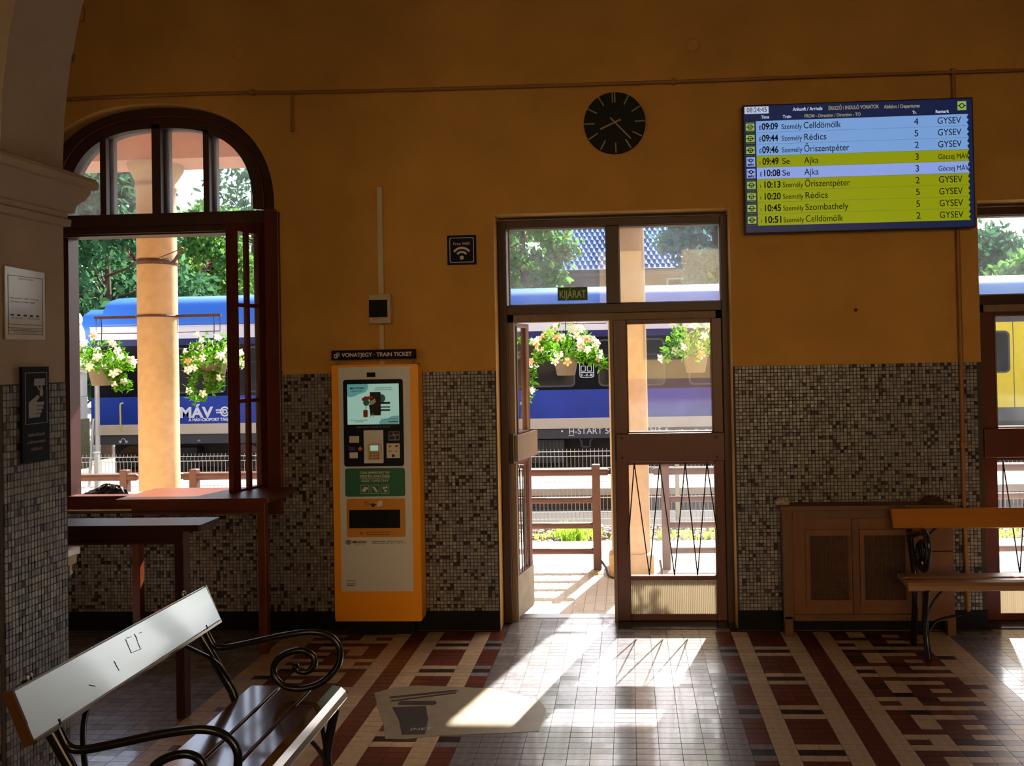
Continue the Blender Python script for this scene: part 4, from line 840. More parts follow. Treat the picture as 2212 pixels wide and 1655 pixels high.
def scratch(par, pts, r):
    a, c = Vector((-1.49-.112, 0, .702)), Vector((-1.49-.172, 0, .838)); nn = Vector((c.z-a.z, 0, a.x-c.x)).normalized()
    q = []
    for p in pts: d = ray(*p); q.append(CAM+d*((a-CAM).dot(nn)/d.dot(nn))+nn*.0006)
    MB().tube(q, r, 4).build('scratch', 'bench_brown', par)
yn_, yf_ = -2.93, -2.00
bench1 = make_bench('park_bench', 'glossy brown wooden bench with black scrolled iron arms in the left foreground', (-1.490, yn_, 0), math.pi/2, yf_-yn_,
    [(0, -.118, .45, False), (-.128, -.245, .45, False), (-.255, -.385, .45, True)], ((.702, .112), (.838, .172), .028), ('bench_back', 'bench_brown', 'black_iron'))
for pts_ in (((271, 1381), (283, 1410)), ((283, 1411), (305, 1402)), ((273, 1379), (284, 1376)), ((290, 1370), (294, 1377), (297, 1386)), ((297, 1388), (303, 1401)), ((246, 1428), (252, 1440), (257, 1449)), ((300, 1368), (306, 1366)), ((192, 1480), (206, 1483))): scratch(bench1, pts_, .0011)
bench2 = make_bench('park_bench', 'honey-coloured wooden bench with black iron legs by the right-hand door', (1.545, -.30, 0), 0, 1.6,
    [(0, -.085, .425, False), (-.095, -.185, .42, True)], ((.672, .045), (.780, .085), .03), ('bench_gold', 'bench_seat', 'black_iron'), dscale=.62, armdy=.03, iron=1.75)

# ------------------------------------------------------------------ worn vinyl sticker on the floor
def FQ(pts, z): return [G(*q, z) for q in pts]
stk = thing('floor_sticker', 'large worn vinyl sticker with dark cup shape stuck on the tiles', 'sticker', (-.9, -1.2, 0))
def plate(mb, pts, z0, z1, mi=0):
    q = FQ(pts, z1); mb.prism([(p.x, p.y) for p in q][::-1], 'z', z0, z1, mi)
b = MB(); plate(b, [(808, 1497), (848, 1486), (900, 1481), (990, 1484), (1060, 1487), (1120, 1500), (1168, 1516), (1180, 1533), (1172, 1560), (1165, 1580), (1050, 1585), (950, 1589), (875, 1597), (832, 1596), (828, 1562), (815, 1525)], .0004, .0012); b.build('film', 'sticker', stk)
b = MB(); plate(b, [(847, 1528), (920, 1525), (925, 1555), (918, 1586), (868, 1587), (862, 1556)], .0013, .0018, 0); plate(b, [(859, 1519), (866, 1514), (940, 1514), (944, 1519), (936, 1523), (860, 1523)], .0013, .0018, 0)
plate(b, [(841, 1505), (985, 1490), (990, 1493), (843, 1509)], .0013, .0018, 1); plate(b, [(843, 1513), (985, 1495), (985, 1498), (845, 1516)], .0013, .0018, 1)
b.build('printed_shape', ['sticker_dark', 'sticker_bar'], stk)
b = MB(); q0, q1 = G(884, 1578, .002), G(950, 1576, .002)
text(b, 'INET', 0, 0, .035, 0, 0, width=(q1-q0).length*.7, depth=0, fn=lambda p: q0+(q1-q0).normalized()*p.x+Vector((0, 1, 0))*p.z)
b.build('lettering', ['white', 'sticker_dark'], stk)

# ================================================================== OUTSIDE
ZP = -.20; YE = G(1300, 1185, ZP).y; YP2, YP3 = G(1300, 1055, ZP).y, G(1300, 1025, ZP).y
o = MB().box(-18, 18, TH, YE, -.8, ZP-.012).build('platform', 'concrete'); o['kind'] = 'structure'; plat = o
MB().box(XD0-.4, XD1+.4, TH, TH+.33, ZP-.01, ZP+.1).build('step', 'concrete', plat, bevel=.006); MB().box(XE0-.4, XE1+.4, TH, TH+.33, ZP-.01, ZP+.1).build('step', 'concrete', plat, bevel=.006)
PVX, PVY = .082, .185
pv = MB(); pv.box(.001, PVX-.001, .001, PVY-.001, -.012, 0)
for i in range(7): pv.box(.004, PVX-.004, .006+i*.0256, .023+i*.0256, 0, .0022)
pvo = pv.build('paver', 'paver', plat); pvd = pvo.data; bpy.data.objects.remove(pvo)
for j in range(11):
    for i in range(-13, 14):
        o = bpy.data.objects.new('paver', pvd); C.objects.link(o); o.parent = plat; o.location = (i*PVX-.13, .66+j*PVY+random.uniform(-.001, .001), ZP+random.uniform(-.0015, .0005))
for (x0, x1) in ((-18, -13*PVX-.135), (14*PVX-.125, 18)):
    b = MB()
    for r in range(14):
        y = .66+r*.185; b.box(x0, x1, y, y+.178, ZP-.012, ZP-.002)
    o = b.build('paving_strip', 'concrete', plat); o['kind'] = 'stuff'
b = MB()
for r in range(2): b.box(-13*PVX-.13, 14*PVX-.13, .66+11*.185+r*.3, .66+11*.185+r*.3+.29, ZP-.012, ZP)
o = b.build('paving_strip', 'concrete', plat); o['kind'] = 'stuff'
MB().box(-18, 18, YE-.12, YE+.01, ZP-.012, ZP+.002).build('kerb', 'concrete', plat)
# ballast trough, far platform, ground
ZB_ = ZP-.25; YFN = G(1300, 1141, ZB_).y
o = MB().box(-18, 18, YE-.02, YP2+.05, -.9, ZB_-.02).build('track_bed', 'ballast_bed'); o['kind'] = 'structure'; tb_ = o
b = MB(); pts8 = [(-1,-1,-1),(1,-1,-1),(1,1,-1),(-1,1,-1),(-.6,-.6,1),(.7,-.6,1),(.6,.7,1),(-.7,.6,1)]
for i in range(6000):
    x = random.uniform(-4.2, 4.8) if i < 5000 else random.uniform(-11, 10); y = random.uniform(YE+.7, YFN+.1); s = random.uniform(.02, .05); a = random.random()*6.28; ca, sa = math.cos(a), math.sin(a)
    q = []
    for p in pts8:
        k = random.uniform(.7, 1.2); px_, py_ = p[0]*s*k, p[1]*s*k; q.append((x+ca*px_-sa*py_, y+sa*px_+ca*py_, ZB_-.015+random.uniform(0, .02)+p[2]*s*.55*k))
    b.add(q, [(3,2,1,0),(4,5,6,7),(0,1,5,4),(1,2,6,5),(2,3,7,6),(3,0,4,7)])
o = b.build('ballast', 'ballast', tb_); o['kind'] = 'stuff'
rl = MB(); yr0 = YE+.75; prof = [(-.07, -.30), (.07, -.30), (.07, -.285), (.012, -.27), (.012, -.20), (.036, -.185), (.036, -.155), (-.036, -.155), (-.036, -.185), (-.012, -.20), (-.012, -.27), (-.07, -.285)]
tag(rl.prism([(yr0+a, ZB_+.30+z) for a, z in prof], 'x', -18, 18).build('track_rail', 'rail'), 'rusty steel rail lying along the platform edge before the ballast', 'rail')
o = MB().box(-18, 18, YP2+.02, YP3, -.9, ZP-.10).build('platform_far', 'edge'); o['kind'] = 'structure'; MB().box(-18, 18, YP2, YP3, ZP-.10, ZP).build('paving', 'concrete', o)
o = MB().box(-120, 120, YP3-.05, 160, -1.1, -.95).box(-120, 120, -160, -9.4, -1.1, -.3).build('ground', 'ground'); o['kind'] = 'structure'
# weeds at the track, single blades joined
b = MB()
for px_, py_, n_, h_ in ((1166, 1166, 10, .10), (1205, 1162, 16, .14), (1222, 1164, 34, .22), (1236, 1170, 70, .22), (1250, 1163, 44, .20), (1262, 1160, 24, .16), (1298, 1162, 12, .12), (1235, 1176, 22, .16), (1282, 1172, 8, .12), (1425, 1165, 10, .12), (1450, 1162, 10, .12), (1490, 1166, 14, .14), (1530, 1164, 14, .14), (2165, 1165, 16, .15), (2195, 1162, 16, .15)):
    p = G(px_, min(py_, 1176), ZB_)
    for i in range(n_):
        x, y = p.x+random.gauss(0, .06), p.y+random.gauss(0, .05); h = h_*random.uniform(.5, 1.1); lx, ly = random.gauss(0, .35)*h, random.gauss(0, .3)*h; wd = .009
        b.add([(x-wd,y,ZB_),(x+wd,y,ZB_),(x+wd*.8+lx*.4,y+ly*.4,ZB_+h*.6),(x-wd*.8+lx*.4,y+ly*.4,ZB_+h*.6),(x+lx,y+ly,ZB_+h)], [(0,1,2,3),(3,2,4)])
o = b.build('weeds', 'grass'); o['kind'] = 'stuff'; o['label'] = 'bright green weeds sprouting from the ballast beyond the railing'; o['category'] = 'weeds'
# canopy over the platform
cn = struct('canopy', (0, 1.2, 3.4))
ZBM = 3.545; YB0, YB1 = 1.98, 2.41
MB().box(-18, 18, TH, YB1+.1, ZBM+.30, ZBM+.45).build('canopy_slab', 'canopy', cn)
MB().box(-18, 18, YB0, YB1, ZBM, ZBM+.30).build('canopy_beam', 'canopy', cn)
# columns and what hangs on them
YC = 2.2; CR_ = .172
def column(cx_, lab, basew):
    t = thing('portico_column', lab, 'column', (cx_, YC, ZP))
    z0 = ZP; z1 = ZBM; c1 = W(350, 405, YC).z
    MB().lathe([(CR_*1.0, z0), (CR_*1.0, z0+.4), (CR_*.99, 1.6), (CR_*.965, c1-.2), (CR_*.96, c1-.03), (CR_*1.03, c1-.02), (CR_*1.03, c1+.01), (CR_*.97, c1+.02), (CR_*1.0, c1+.05), (CR_*1.22, (c1+z1)/2+.02), (CR_*1.34, z1-.05), (CR_*1.38, z1)], (cx_, YC, 0), 40).build('shaft', 'column', t)
    MB().prism(rrect(cx_-CR_*1.13, cx_+CR_*1.13, YC-CR_*1.13, YC+CR_*1.13, .02), 'z', z0, z0+.17).build('plinth', 'column', t, bevel=.01)
    return t
CXL, CXD = W(341, 700, YC).x, W(1358, 900, YC).x; CXR = CXD+(CXD-CXL)
column(CXL, 'ochre round platform column seen through the arched window', 1); column(CXD, 'ochre round platform column behind the closed door leaf', 1); column(CXR, 'ochre round platform column behind the right-hand door, mostly hidden', 1)
ZBR = W(340, 684, YC).z; AL = .60
def bracket(cx_, lab):
    t = thing('plant_bracket', lab, 'bracket', (cx_, YC, ZBR)); zb = ZBR; r = CR_*.985+.004
    MB().tube([(cx_+r*math.cos(a), YC+r*math.sin(a), zb) for a in [2*math.pi*k/28 for k in range(28)]], .011, 6, closed=True).build('clamp_ring', 'iron_rust', t)
    for sg in (-1, 1):
        x0, x1 = cx_+sg*(CR_+.004), cx_+sg*AL
        MB().box(min(x0, x1), max(x0, x1), YC-.013, YC+.013, zb-.011, zb+.013).build('arm', 'iron_rust', t)
        MB().tube([(x1-sg*.01, YC, zb), (x1-sg*.012, YC, zb-.145), (x0+sg*.008, YC, zb-.15), (x0+sg*.008, YC, zb-.02)], .0045, 5).build('hanger_rod', 'iron_rust', t)
    return t
bracket(CXL, 'brown iron bracket arms for hanging baskets on the column in the arched window'); bracket(CXD, 'brown iron bracket arms for hanging baskets on the column behind the door')
zs_ = W(340, 568, YC).z
t = thing('sign_bracket', 'brown iron strap with two upturned arms round the column in the arched window', 'bracket', (CXL, YC, zs_))
r = CR_*.975+.003; MB().tube([(CXL+r*math.cos(a), YC+r*math.sin(a), zs_) for a in [2*math.pi*k/28 for k in range(28)]], .026, 4, closed=True, sx=.25).build('strap', 'iron_rust', t)
for sg in (-1, 1):
    MB().tube([(CXL+sg*.175, YC-.03, zs_), (CXL+sg*.265, YC-.03, zs_+.13)], .016, 4).build('arm', 'iron_rust', t); MB().tube([(CXL+sg*.165, YC-.04, zs_+.01), (CXL+sg*.13, YC-.19, zs_+.02), (CXL+sg*.25, YC-.03, zs_+.12)], .0045, 5).build('stay', 'iron_rust', t)
# hanging baskets
def leafcard(b, c, d, nrm, L, wd, mi, fold=.25):
    d = d.normalized(); s = d.cross(nrm).normalized(); n = s.cross(d)
    p0 = c; p1 = c+d*L*.45+s*wd*.5+n*L*fold*.3; p2 = c+d*L; p3 = c+d*L*.45-s*wd*.5+n*L*fold*.3; pm = c+d*L*.45
    b.add([p0, p1, p2, pm, p3], [(0,1,2,3), (0,3,2,4)], mi)
def flower(b, c, d, R, mi):
    d = d.normalized(); a = d.cross(Vector((.3, .2, 1))).normalized(); e = d.cross(a)
    for k in range(5):
        t = k*2*math.pi/5+random.random()*.2; q = a*math.cos(t)+e*math.sin(t); s = -a*math.sin(t)+e*math.cos(t)
        b.add([c, c+q*R*.6+s*R*.34+d*R*.15, c+q*R+d*R*.05, c+q*R*.6-s*R*.34+d*R*.15], [(0,1,2,3)], mi)
    b.tube([c-d*R*1.3, c+d*R*.05], [R*.1, R*.26], 5, mi)
SB = 1.14
FLW = {}
for k in (0, 1):
    for v in range(3):
        b = MB(); flower(b, Vector((0, 0, 0)), Vector((0, 0, 1)), 1.0, 0); oo = b.build('flower', ['petal', 'petal2'][k]); FLW[k, v] = oo.data; bpy.data.objects.remove(oo)
def put_flower(t, c, d, R, k):
    o = bpy.data.objects.new('flower', FLW[k, random.randrange(3)]); C.objects.link(o); o.parent = t; o.location = c-ORG[t.name]
    o.rotation_euler = d.to_track_quat('Z', 'Y').to_euler(); o.scale = (R, R, R)
def basket(px, py, lab, seed, spread=1.0, trails=(), nf=26, tall=.22):
    st = random.getstate(); random.seed(seed); q = W(px, py, YC); cx_, zpot = q.x, q.z        # px, py : middle of the pot's foot
    hook_z = ZBR-.012
    t = thing('hanging_basket', lab, 'hanging basket', (cx_, YC, zpot), 'hanging flower baskets on the platform')
    MB().lathe([(r*SB, h*SB) for r, h in ((.066, 0), (.072, .004), (.094, .118), (.100, .120), (.102, .135), (.090, .135), (.088, .11))], (cx_, YC, zpot), 28).build('pot', 'pot', t)
    zt = zpot+.13*SB
    MB().tube(spline([(cx_, YC, hook_z), (cx_+.006, YC, hook_z-.07), (cx_, YC, zt+.20)], 4), .004, 6).build('hook', 'cable', t)
    for sg in (-1, 1): MB().tube([(cx_, YC, zt+.20), (cx_+sg*.1, YC, zt)], .0015, 4).build('hanger_wire', 'cable', t)
    fo = MB(); sb_ = MB()
    def bloom(c, d, R, k): put_flower(t, c, d, R, k)
    def dome():
        a = random.random()*6.283; R = spread*SB*(.05+.16*math.sqrt(random.random())); k = R/(spread*SB*.21)
        return Vector((cx_+R*math.cos(a), YC+R*.9*math.sin(a), zt-.05*k*k+(tall*SB*(1-.75*k*k)+.05)*random.random()**.7)), Vector((math.cos(a)*k, math.sin(a)*k, random.uniform(-.2, 1.0)))
    for i in range(560):
        c, d = dome(); d = d+Vector((random.gauss(0, .6), random.gauss(0, .6), random.gauss(0, .5)))
        leafcard(fo, c, d, Vector((random.gauss(0, .5), random.gauss(0, .5), 1)), random.uniform(.04, .072), random.uniform(.02, .033), 0)
    for i in range(24):
        c, d = dome(); sb_.tube([(cx_+random.uniform(-.04, .04), YC+random.uniform(-.04, .04), zt-.02), (c.x*.5+cx_*.5, c.y*.5+YC*.5, (zt+c.z)/2+.03), tuple(c)], .0022, 4)
    for tr in trails:
        pts = spline([Vector((cx_+a*SB, YC+b_, zt+z*SB)) for a, b_, z in tr], 9); sb_.tube(pts, .0025, 4)
        for p in pts[4:]:
            for k in range(4):
                d = Vector((random.gauss(0, 1), random.gauss(0, 1), random.gauss(0, .7))); leafcard(fo, p+Vector((random.gauss(0, .012), random.gauss(0, .01), 0)), d, Vector((0, -.4, 1)), random.uniform(.04, .062), .03, 0)
    for i in range(nf):
        c, d = dome(); v = (c-Vector((cx_, YC, zt+.05))); c += v.normalized()*.045; c.y -= .02; d = v.normalized()+Vector((0, -1.0, .1)); bloom(c, d+Vector((random.gauss(0, .35), random.gauss(0, .35), random.gauss(0, .35))), random.uniform(.034, .050), 0 if random.random() < .82 else 1)
    for tr in trails[:3]:
        a, b_, z = tr[-2]; bloom(Vector((cx_+a*SB, YC+b_-.03, zt+z*SB)), Vector((random.gauss(0, .5), -1, -.2)), .042, 0)
    o = fo.build('foliage', 'leafb', t); o['kind'] = 'stuff'; o = sb_.build('stems', 'stem', t); o['kind'] = 'stuff'; random.setstate(st)
basket(220, 833, 'white-flowered hanging basket left of the column in the arched window', 1, 1.05, [((.05,-.02,0),(.16,-.03,-.02),(.22,-.03,-.10),(.24,-.03,-.17)), ((.04,-.05,0),(.12,-.08,-.04),(.17,-.08,-.12),(.19,-.08,-.16))], 46)
basket(463, 824, 'white-flowered hanging basket right of the column, half behind the open casement', 2, 1.05, [((-.05,-.02,0),(-.14,-.05,-.06),(-.17,-.05,-.2),(-.12,-.05,-.29)), ((0,-.08,-.01),(.02,-.13,-.10),(-.02,-.13,-.22),(-.06,-.12,-.28)), ((.05,-.06,0),(.1,-.1,-.1),(.08,-.1,-.2)), ((-.03,-.06,0),(-.09,-.12,-.1),(-.12,-.12,-.26)), ((.02,-.06,-.02),(.05,-.12,-.14),(.04,-.12,-.22))], 36)
basket(1223, 811, 'large white-flowered hanging basket with long trailers in the open doorway', 3, 1.15, [((-.05,-.02,0),(-.16,-.03,.02),(-.24,-.02,.0),(-.26,-.02,-.12),(-.27,-.02,-.24),(-.34,-.02,-.34)), ((-.04,0,0),(-.15,.0,.12),(-.25,.0,.14),(-.36,0,.16)), ((.05,-.02,0),(.15,-.03,.03),(.26,-.03,-.0),(.30,-.03,-.08)), ((.04,-.04,0),(.16,-.05,-.01),(.26,-.05,-.05)), ((.06,.04,.02),(.2,.03,.05),(.30,.02,-.03))], 52, .27)
basket(1503, 805, 'leafy hanging basket seen through the closed door leaf', 4, 1.15, [((-.05,-.02,0),(-.16,-.03,.04),(-.24,-.03,-.02)), ((-.05,.02,0),(-.12,-.03,.10),(-.2,-.03,.10))], 12, .28)
# timber railings between the columns
RZ = [W(1165, y, YC).z for y in (1021, 1081, 1136, 1191)]; PZ = W(1287, 1003, YC).z
def railing(x0, x1, posts, lab):
    t = thing('platform_railing', lab, 'railing', ((x0+x1)/2, YC, ZP))
    for x in posts: MB().box(x-.036, x+.036, YC-.036, YC+.036, ZP, PZ).build('post', 'rail_wood', t, bevel=.008)
    for i, z in enumerate(RZ):
        r = .034 if i == 0 else .029; a, c = (x0, x1) if i == 0 else (min(posts), max(posts))
        MB().lathe([(r*.5, a-x0), (r, a-x0+.02), (r, c-x0-.02), (r*.5, c-x0)], (x0, YC+.0, z), 12, axis='x').build('rail', 'rail_wood', t)
xa, xb, xc, xd = W(420, 1010, YC).x, W(1287, 1010, YC).x, W(1436, 1010, YC).x, W(270, 1010, YC).x
railing(W(394, 1027, YC).x, W(1316, 1020, YC).x, [xa, (xa+xb)/2, xb], 'brown post railing on the platform between the window column and door column')
railing(W(1408, 1020, YC).x, CXR-.19, [xc, (xc+CXR-.3)/2, CXR-.3], 'brown post railing on the platform right of the door column')
railing(-9.0, W(299, 1027, YC).x, [-8.6, -7, xd], 'brown post railing on the platform left of the window column')
q0, q1 = W(1297, 1212, YC), W(1316, 1220, YC)
tag(MB().tube(spline([(q0.x, YC-.09, ZP+.11), (q0.x+.05, YC-.12, ZP+.05), (q0.x+.10, YC-.30, ZP+.012), (q0.x+.32, YC-.36, ZP+.012), (q0.x+.52, YC-.30, ZP+.012), (xc-.06, YC-.06, ZP+.09)], 6), .010, 6).build('hose', 'cable'), 'short black hose lying on the paving between railing post and column', 'hose')
b = MB()
for i in range(26):
    p = G(1283+random.gauss(0, 8), 1240+random.gauss(0, 3), ZP+.006); leafcard(b, p, Vector((random.gauss(0, 1), random.gauss(0, 1), .2)), Vector((0, 0, 1)), .035, .02, 0)
o = b.build('dry_leaves', 'leafo'); o['kind'] = 'stuff'; o['label'] = 'small drift of dry leaves on the paving by the railing post'; o['category'] = 'leaves'
# bag on the outer sill
YBG = .26
p0, p1 = W(174, 1066, YBG), W(276, 1066, YBG)
rr = random.Random(5); b = MB(); nu, nv = 30, 10; vs_ = []
for j in range(nv+1):
    for i in range(nu):
        a = i*2*math.pi/nu; t = j/nv; R = 1-t*.98; u = math.cos(a)*R; k = 1+rr.uniform(-.06, .06)
        x = (p0.x+p1.x)/2+(p1.x-p0.x)/2*u*k; y = YBG+.01+.06*math.sin(a)*R*k
        h = .092*t**.55*(.35+.65*min(1, max(0, (x-p0.x)/(p1.x-p0.x)*1.25)))*(1+rr.uniform(-.12, .12))
        vs_.append((x, y, ZB-.02+(h if j else 0)))
b.add(vs_, [(j*nu+i, j*nu+(i+1) % nu, (j+1)*nu+(i+1) % nu, (j+1)*nu+i) for j in range(nv) for i in range(nu)]+[tuple(range(nu-1, -1, -1))])
tag(b.build('plastic_bag', 'bag'), 'shiny crumpled black bag lying on the outer window sill', 'bag')
# welded mesh fence along the ballast
YFN = G(1300, 1141, ZB_).y; ft, fb_ = W(1280, 969, YFN).z, ZB_
fe = thing('mesh_fence', 'grey welded wire mesh fence between the tracks', 'fence', (-2, YFN, ZB_))
b = MB(); xw = -9.2
zf = W(1280, 1113, YFN).z
prof = [(0, ft), (0, ft-.035), (-.03, ft-.06), (0, ft-.095), (0, zf+.04), (-.03, zf), (0, zf-.05), (0, fb_)]
while xw < 8.5:
    for (ya, za), (yb_, zb_) in zip(prof[:-1], prof[1:]): b.add([(xw-.0025,YFN+ya,za),(xw+.0025,YFN+ya,za),(xw+.0025,YFN+yb_,zb_),(xw-.0025,YFN+yb_,zb_),(xw,YFN+ya+.004,za),(xw,YFN+yb_+.004,zb_)], [(0,3,2,1),(1,2,5,4),(0,4,5,3)])
    xw += .05
for z, y in ((ft-.035, 0), (ft-.095, 0), (ft-.24, 0), (zf+.04, 0), (zf-.05, 0), (zf+.22, 0), (zf+.42, 0), (fb_+.03, 0)): b.box(-9.2, 8.5, YFN-.005, YFN+.003, z-.0035, z+.0035)
o = b.build('wire_mesh', 'wire', fe); o['kind'] = 'stuff'
xp = W(207, 1010, YFN).x
for k in range(8):
    x = xp+k*2.5
    MB().box(x-.025, x+.025, YFN+.006, YFN+.05, ZB_-.01, ft+.02).build('post', 'wire', fe, bevel=.004); MB().box(x-.04, x+.03, YFN, YFN+.055, ft+.02, ft+.035).build('post_cap', 'wire', fe)
# lamp pole with a stay beside the coach
YLP = (YP2+YP3)/2; pa_ = W(209, 800, YLP); t = thing('lamp_pole', 'slim grey steel pole with slanting stay beside the locomotive', 'pole', (pa_.x, YLP, ZP))
MB().tube([(pa_.x, YLP, ZP), (pa_.x, YLP, W(209, 826, YLP).z)], .035, 10).build('shaft', 'steel', t); MB().tube([(W(203, 905, YLP).x, YLP, W(203, 905, YLP).z), (W(192, 1025, YLP).x, YLP, ZP)], .022, 8).build('stay', 'steel', t)

# ------------------------------------------------------------------ train
YT_ = 12.0
def side(px, py): return W(px, py, YT_)
def carbody(t, x0, x1, bands, roofm, zroof0, ztop, taper=None):
    for name, z0, z1, mt_, proud in bands:
        MB().box(x0, x1, YT_-proud, YT_+2.8, z0, z1).build(name, mt_, t)
    rp = [(YT_, zroof0)]
    for k in range(0, 13):
        a = math.pi-k*math.pi/12; rp.append((YT_+1.4+1.36*math.copysign(abs(math.cos(a))**.75, math.cos(a)), zroof0+.10+(ztop-zroof0-.10)*math.sin(a)**.62))
    rp.append((YT_+2.8, zroof0))
    MB().prism(rp, 'x', x0+(taper or 0), x1, 0, True).build('roof', roofm, t)
    return rp
ZS = [3.18, 2.52, 2.26, 2.12, 1.01, .413, .193, -.02]
co = thing('passenger_coach', 'long blue passenger coach with white stripes standing behind the platform', 'train coach', (-3, YT_+1.4, -.95))
XC0, XC1 = side(196, 800).x, 6.6
carbody(co, XC0, XC1, [('white_stripe', ZS[2], ZS[1], 'tw', .004), ('navy_stripe', ZS[3], ZS[2], 'tnavy', .0), ('window_band', ZS[4], ZS[3], 'tband', .0), ('blue_panel', ZS[5], ZS[4], 'blue', .002), ('cream_stripe', ZS[6], ZS[5], 'tcr', .004), ('sole_bar', ZS[7], ZS[6], 'tgrey', -.03)], 'roofblue', ZS[1], 3.26, .25)
MB().prism([(YT_+.15, 2.1), (YT_+2.65, 2.1), (YT_+2.6, 2.75), (YT_+2.2, 2.97), (YT_+.6, 2.97), (YT_+.2, 2.75)], 'x', XC0-.38, XC0+.3, 0, True).build('roof_end', 'roofblue', co)
MB().box(XC0-.3, XC0, YT_+.9, YT_+1.9, .1, 2.4).build('gangway', 'dark', co)
MB().tube([(XC0, YT_-.01, ZS[1]+.012), (XC1, YT_-.01, ZS[1]+.012)], .016, 6).build('gutter', 'tw', co)
xw0 = side(1292, 780).x; ww = 1.40; pitch = 1.89; k0 = int((xw0-XC0)/pitch)
for k in range(-k0, 5):
    a = xw0+k*pitch; b_ = a+ww
    if b_ > XC1-.2 or a < XC0+.3: continue
    wi = MB(); oo_ = rrect(a, b_, 1.07, 2.06, .10); ii_ = rrect(a+.035, b_-.035, 1.105, 2.025, .08); n_ = len(oo_)
    wi.add([(x, YT_-.012, z) for x, z in oo_]+[(x, YT_-.012, z) for x, z in ii_]+[(x, YT_, z) for x, z in oo_], [(i, (i+1) % n_, n_+(i+1) % n_, n_+i) for i in range(n_)]+[(i, 2*n_+i, 2*n_+(i+1) % n_, (i+1) % n_) for i in range(n_)])
    fo = wi.build('window_frame', 'tgrey', co)
    MB().prism(ii_, 'y', YT_-.006, YT_-.003).build('pane', 'tglass', fo)
    MB().box(a+.03, b_-.03, YT_-.010, YT_-.006, 1.72, 1.735).build('glazing_bar', 'tgrey', fo)
# lettering and marks
le = MB(); yt = YT_-.004
def tfit(s_, x0p, x1p, ybase, cap, mi=0, bold=0):
    a, c = side(x0p, ybase), side(x1p, ybase); text(le, s_, a.x, a.z, cap/1750*17.05/.72, yt-.002, mi, width=(c.x-a.x) if x1p else None, bold=bold)
tfit('MÁV', 388, 460, 902, 23, 0, .012); tfit('A MÁV-CSOPORT TAGJA', 408, 502, 910, 6.5, 0, .004)
c_ = side(486, 889)
for r0, r1 in ((.075, .110), (.028, .055)):
    A_ = [2*math.pi*k/24 for k in range(25)]
    for p_, q_ in zip(A_[:-1], A_[1:]): le.add([(c_.x+r0*math.cos(p_),yt-.003,c_.z+r0*math.sin(p_)),(c_.x+r1*math.cos(p_),yt-.003,c_.z+r1*math.sin(p_)),(c_.x+r1*math.cos(q_),yt-.003,c_.z+r1*math.sin(q_)),(c_.x+r0*math.cos(q_),yt-.003,c_.z+r0*math.sin(q_))], [(0,1,2,3)])
le.box(c_.x-.20, c_.x+.0, yt-.004, yt-.002, c_.z+.018, c_.z+.05); le.box(c_.x-.19, c_.x-.02, yt-.004, yt-.002, c_.z-.035, c_.z-.005); le.box(c_.x+.06, c_.x+.24, yt-.004, yt-.002, c_.z-.035, c_.z-.005); le.box(c_.x+.07, c_.x+.22, yt-.004, yt-.002, c_.z+.018, c_.z+.05)
yt = YT_+.026
tfit('H-START 50 55 20-05 515-6', 1228, 1444, 938, 13, 0, .002); a = side(1228, 941); le.box(a.x, a.x+.12, yt-.003, yt, a.z-.01, a.z+.006)
tfit('Bu', 1405, 1419, 938, 12); tfit('140', 1458, 1474, 936, 9); tfit('43', 425, 431, 954, 4); tfit('29 t · 24 m', 1437, 1452, 937, 8)
for px_ in (1504, 1527): a = side(px_, 932); le.lathe([(.05, 0), (.05, -.003)], (a.x, yt, a.z), 14, 0, 'y'); le.lathe([(.035, 0), (.035, -.004)], (a.x, yt, a.z), 14, 1, 'y')
a = side(1214, 932); le.box(a.x-.02, a.x+.02, yt-.003, yt, a.z-.02, a.z+.02)
a = side(265, 953)
for sg in (-1, 1):
    for k in range(3): an = k*math.pi/3; le.tube([(a.x+sg*.07-.035*math.cos(an), yt-.004, a.z-.02-.035*math.sin(an)), (a.x+sg*.07+.035*math.cos(an), yt-.004, a.z-.02+.035*math.sin(an))], .007, 4)
le.tube([(a.x+.05*math.cos(t_), yt-.004, a.z+.0+.05*math.sin(t_)) for t_ in [math.pi*k/8 for k in range(9)]], .007, 4)
yt = YT_-.002
a, c = side(1252, 816), side(1282, 741); oo_, ii_ = rrect(a.x, c.x, a.z, c.z, .05), rrect(a.x+.014, c.x-.014, a.z+.014, c.z-.014, .04); n_ = len(oo_)
le.add([(x, yt, z) for x, z in oo_]+[(x, yt, z) for x, z in ii_], [(i, (i+1) % n_, n_+(i+1) % n_, n_+i) for i in range(n_)])
le.box(a.x, c.x, yt-.001, yt, a.z+.10, a.z+.112); text(le, '11 - 41 - 83', (a.x+c.x)/2, a.z+.03, .07, yt, 0, 'CENTER', width=.24, bold=.003)
for dx in (.03, .16):
    oo_, ii_ = rrect(a.x+dx, a.x+dx+.10, a.z+.13, a.z+.25, .02), rrect(a.x+dx+.012, a.x+dx+.088, a.z+.142, a.z+.238, .012); n_ = len(oo_); le.add([(x, yt, z) for x, z in oo_]+[(x, yt, z) for x, z in ii_], [(i, (i+1) % n_, n_+(i+1) % n_, n_+i) for i in range(n_)])
    le.box(a.x+dx+.02, a.x+dx+.08, yt-.001, yt, a.z+.38, a.z+.50); le.box(a.x+dx+.02, a.x+dx+.08, yt-.001, yt, a.z+.56, a.z+.66)
le.build('lettering', ['tlet', 'tgrey'], co)
MB().tube(spline([side(269, 871)-Vector((0, .03, 0)), side(264, 874)-Vector((0, .06, 0)), side(264, 900)-Vector((0, .06, 0)), side(265, 925)-Vector((0, .06, 0)), side(268, 931)-Vector((0, .03, 0))], 5), .018, 8).build('handrail', 'handle', co)
